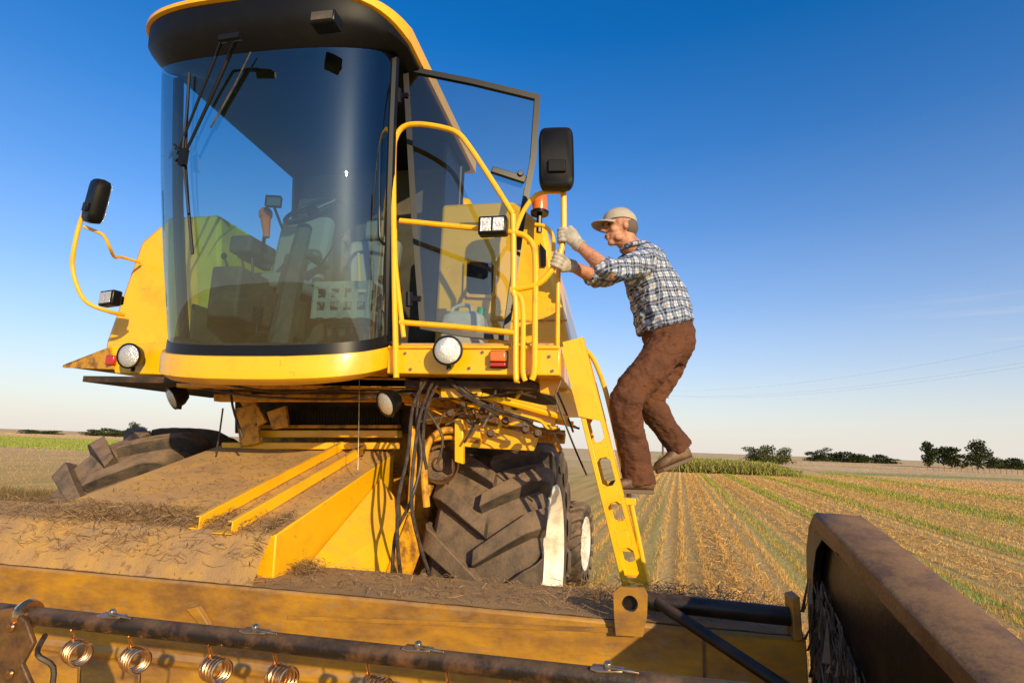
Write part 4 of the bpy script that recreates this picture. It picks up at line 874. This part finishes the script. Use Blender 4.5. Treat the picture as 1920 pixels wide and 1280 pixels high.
tris('far_stubble',np.stack([X,Y,np.zeros(n)],1),.04+.03*rng.random(n)+.0006*Y,.004*sc,'farstubble','pale cut stubble covering the far parts of the field','stubble')
n=40000; Y=44+66*rng.random(n); X=-(.4+1.3*rng.random(n))*Y; tris('meadow_grass',np.stack([X,Y,np.zeros(n)],1),.10+.18*rng.random(n),np.full(n,.03),'grass','band of green grass crossing the field far left')
n=26000; px=1235+rng.random(n)*268; t=rng.random(n); D=52+16*t; tx=np.array([dirx(a) for a in px]); hgt=(1.20+.45*rng.random(n)**2)*np.clip((1506-px)/60,.2,1)*(1-.25*(px-1235)/268)
zz=hgt*rng.random(n)*.8; P=np.stack([tx*D,D,zz],1); tris('corn_field',P,np.maximum(hgt-zz,.2)*.6,np.full(n,.035),'corn','strip of green corn plants standing behind the stubble','corn',.3)
def straws(name,P,L,r,m,label,parent=None,flat=.25):
    b=MB()
    for p,l in zip(P,L):
        a=random.random()*6.28; d=V((math.cos(a),math.sin(a),random.gauss(0,flat))).normalized(); q=d.cross(V((random.gauss(0,.5),random.gauss(0,.5),1))).normalized()*r; p=V(p); mdl=V((0,0,random.uniform(-.2,.25)*l))
        b.add([p-d*l/2-q,p-d*l/2+q,p+q+mdl,p-q+mdl,p+d*l/2+q,p+d*l/2-q],[(0,1,2,3),(3,2,4,5)])
    return mk(name,b,m,parent,norm=False,label=label,cat='straw',kind='stuff')
P=[];L=[]
for c in (.7,2.7,4.9,7.9,13):
    for k in range(3600):
        yy=6+40*random.random()**1.6; xx=c+random.gauss(0,.22+.025*c); a,bb=rot(xx,yy); P.append((a,bb,random.uniform(.02,.09))); L.append(random.uniform(.07,.20)*max(1,yy/18))
straws('field_straw',P,L,.0045,'straw','loose golden straw lying in long swaths on the field')
P=[];L=[]
for k in range(1300):
    u=random.random()**.8; x=FL+.1+(FR-FL-.12)*u; yy=2.58+1.2*random.random()**1.5; P.append((x,yy,fz(yy)+.014)); L.append(random.uniform(.02,.07))
for k in range(1900):
    x=-2.4+random.gauss(0,.5); v=random.random(); yy=2.43+.32*v; zz_=min(fz(yy)+.012,hz1+.05+(yy-2.43)*1.9); P.append((min(x,-1.63),yy,zz_+random.uniform(.008,.03))); L.append(random.uniform(.03,.11))
for k in range(1500):
    x=random.uniform(-3,.6); P.append((x,2.42+.42*random.random(),1.118)); L.append(random.uniform(.02,.07))
for k in range(700):
    x=random.gauss(.2,.22); P.append((min(x,.64),2.5+.33*random.random(),1.12+random.random()*.05)); L.append(random.uniform(.04,.14))
for k in range(200):
    P.append((-1.52+random.gauss(0,.04),2.65+random.random()*.15,1.1+random.random()*.06)); L.append(random.uniform(.03,.09))
straws('loose_straw',P,L,.0013,'greystraw','loose chaff and straw scattered on the feeder deck and header ledge')
b=MB()
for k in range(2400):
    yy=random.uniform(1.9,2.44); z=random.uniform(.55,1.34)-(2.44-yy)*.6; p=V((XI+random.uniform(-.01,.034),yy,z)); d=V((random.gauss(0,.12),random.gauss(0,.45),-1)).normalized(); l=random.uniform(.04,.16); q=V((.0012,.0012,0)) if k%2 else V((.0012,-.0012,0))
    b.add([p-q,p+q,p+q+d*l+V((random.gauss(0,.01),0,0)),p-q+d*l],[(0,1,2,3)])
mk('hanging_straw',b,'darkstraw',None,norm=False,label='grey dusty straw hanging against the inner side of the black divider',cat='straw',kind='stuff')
# ------------------------------------------------------------ light and sky
EL=R(18)
ts=V((.60*math.cos(EL),-.80*math.cos(EL),math.sin(EL))).normalized()
sl_=bpy.data.lights.new('sun','SUN'); sl_.energy=5.0; sl_.angle=R(.5); sl_.color=(1,.78,.44); so=bpy.data.objects.new('sun',sl_); C.objects.link(so); so.rotation_euler=ts.to_track_quat('Z','Y').to_euler(); so.location=(5,-5,8)
wd=bpy.data.worlds.new('World'); SC.world=wd; wd.use_nodes=True; nt=wd.node_tree; bg=nt.nodes['Background']
sky=nd(nt,'ShaderNodeTexSky',sky_type='NISHITA'); sky.sun_disc=False; sky.sun_elevation=EL; sky.sun_rotation=math.atan2(ts.x,ts.y); sky.altitude=0; sky.air_density=1.0; sky.dust_density=.5; sky.ozone_density=4.0
hsv=nd(nt,'ShaderNodeHueSaturation'); hsv.inputs['Hue'].default_value=.506; hsv.inputs['Saturation'].default_value=1.30; hsv.inputs['Value'].default_value=1.72; nt.links.new(sky.outputs[0],hsv.inputs['Color'])
tc=nd(nt,'ShaderNodeTexCoord'); sx=nd(nt,'ShaderNodeSeparateXYZ'); nt.links.new(tc.outputs['Generated'],sx.inputs[0])
rp=nd(nt,'ShaderNodeValToRGB'); e=rp.color_ramp.elements; e[0].position=0; e[0].color=(.92,.92,.92,1); e[1].position=.62; e[1].color=(0,0,0,1)
for p_,v_ in ((.06,.72),(.14,.46),(.24,.25),(.36,.11),(.48,.035)): k=e.new(p_); k.color=(v_,v_,v_,1)
nt.links.new(sx.outputs[2],rp.inputs[0])
mx=nd(nt,'ShaderNodeMix',data_type='RGBA'); nt.links.new(rp.outputs[0],mx.inputs[0]); nt.links.new(hsv.outputs[0],mx.inputs[6]); mx.inputs[7].default_value=(7.3,6.6,6.1,1)
mp=nd(nt,'ShaderNodeMapping'); mp.inputs['Scale'].default_value=(1.5,1.5,22); nt.links.new(tc.outputs['Generated'],mp.inputs[0])
nz=nd(nt,'ShaderNodeTexNoise'); nz.inputs['Scale'].default_value=2.2; nz.inputs['Detail'].default_value=7; nt.links.new(mp.outputs[0],nz.inputs['Vector'])
cr=nd(nt,'ShaderNodeMapRange'); cr.inputs[1].default_value=.58; cr.inputs[2].default_value=.75; cr.inputs[4].default_value=.35; nt.links.new(nz.outputs['Fac'],cr.inputs[0])
mk2=nd(nt,'ShaderNodeMapRange'); mk2.inputs[1].default_value=.35; mk2.inputs[2].default_value=.15; nt.links.new(sx.outputs[2],mk2.inputs[0])
mk3=nd(nt,'ShaderNodeMapRange'); mk3.inputs[1].default_value=.1; mk3.inputs[2].default_value=.6; nt.links.new(sx.outputs[0],mk3.inputs[0])
q1=nd(nt,'ShaderNodeMath',operation='MULTIPLY'); nt.links.new(cr.outputs[0],q1.inputs[0]); nt.links.new(mk2.outputs[0],q1.inputs[1])
q2=nd(nt,'ShaderNodeMath',operation='MULTIPLY'); nt.links.new(q1.outputs[0],q2.inputs[0]); nt.links.new(mk3.outputs[0],q2.inputs[1])
mx2=nd(nt,'ShaderNodeMix',data_type='RGBA'); nt.links.new(q2.outputs[0],mx2.inputs[0]); nt.links.new(mx.outputs[2],mx2.inputs[6]); mx2.inputs[7].default_value=(7.2,6.6,6.2,1)
nt.links.new(mx2.outputs[2],bg.inputs[0]); bg.inputs[1].default_value=.115
SC.view_settings.view_transform='Standard'; SC.view_settings.look='None'; SC.view_settings.exposure=0
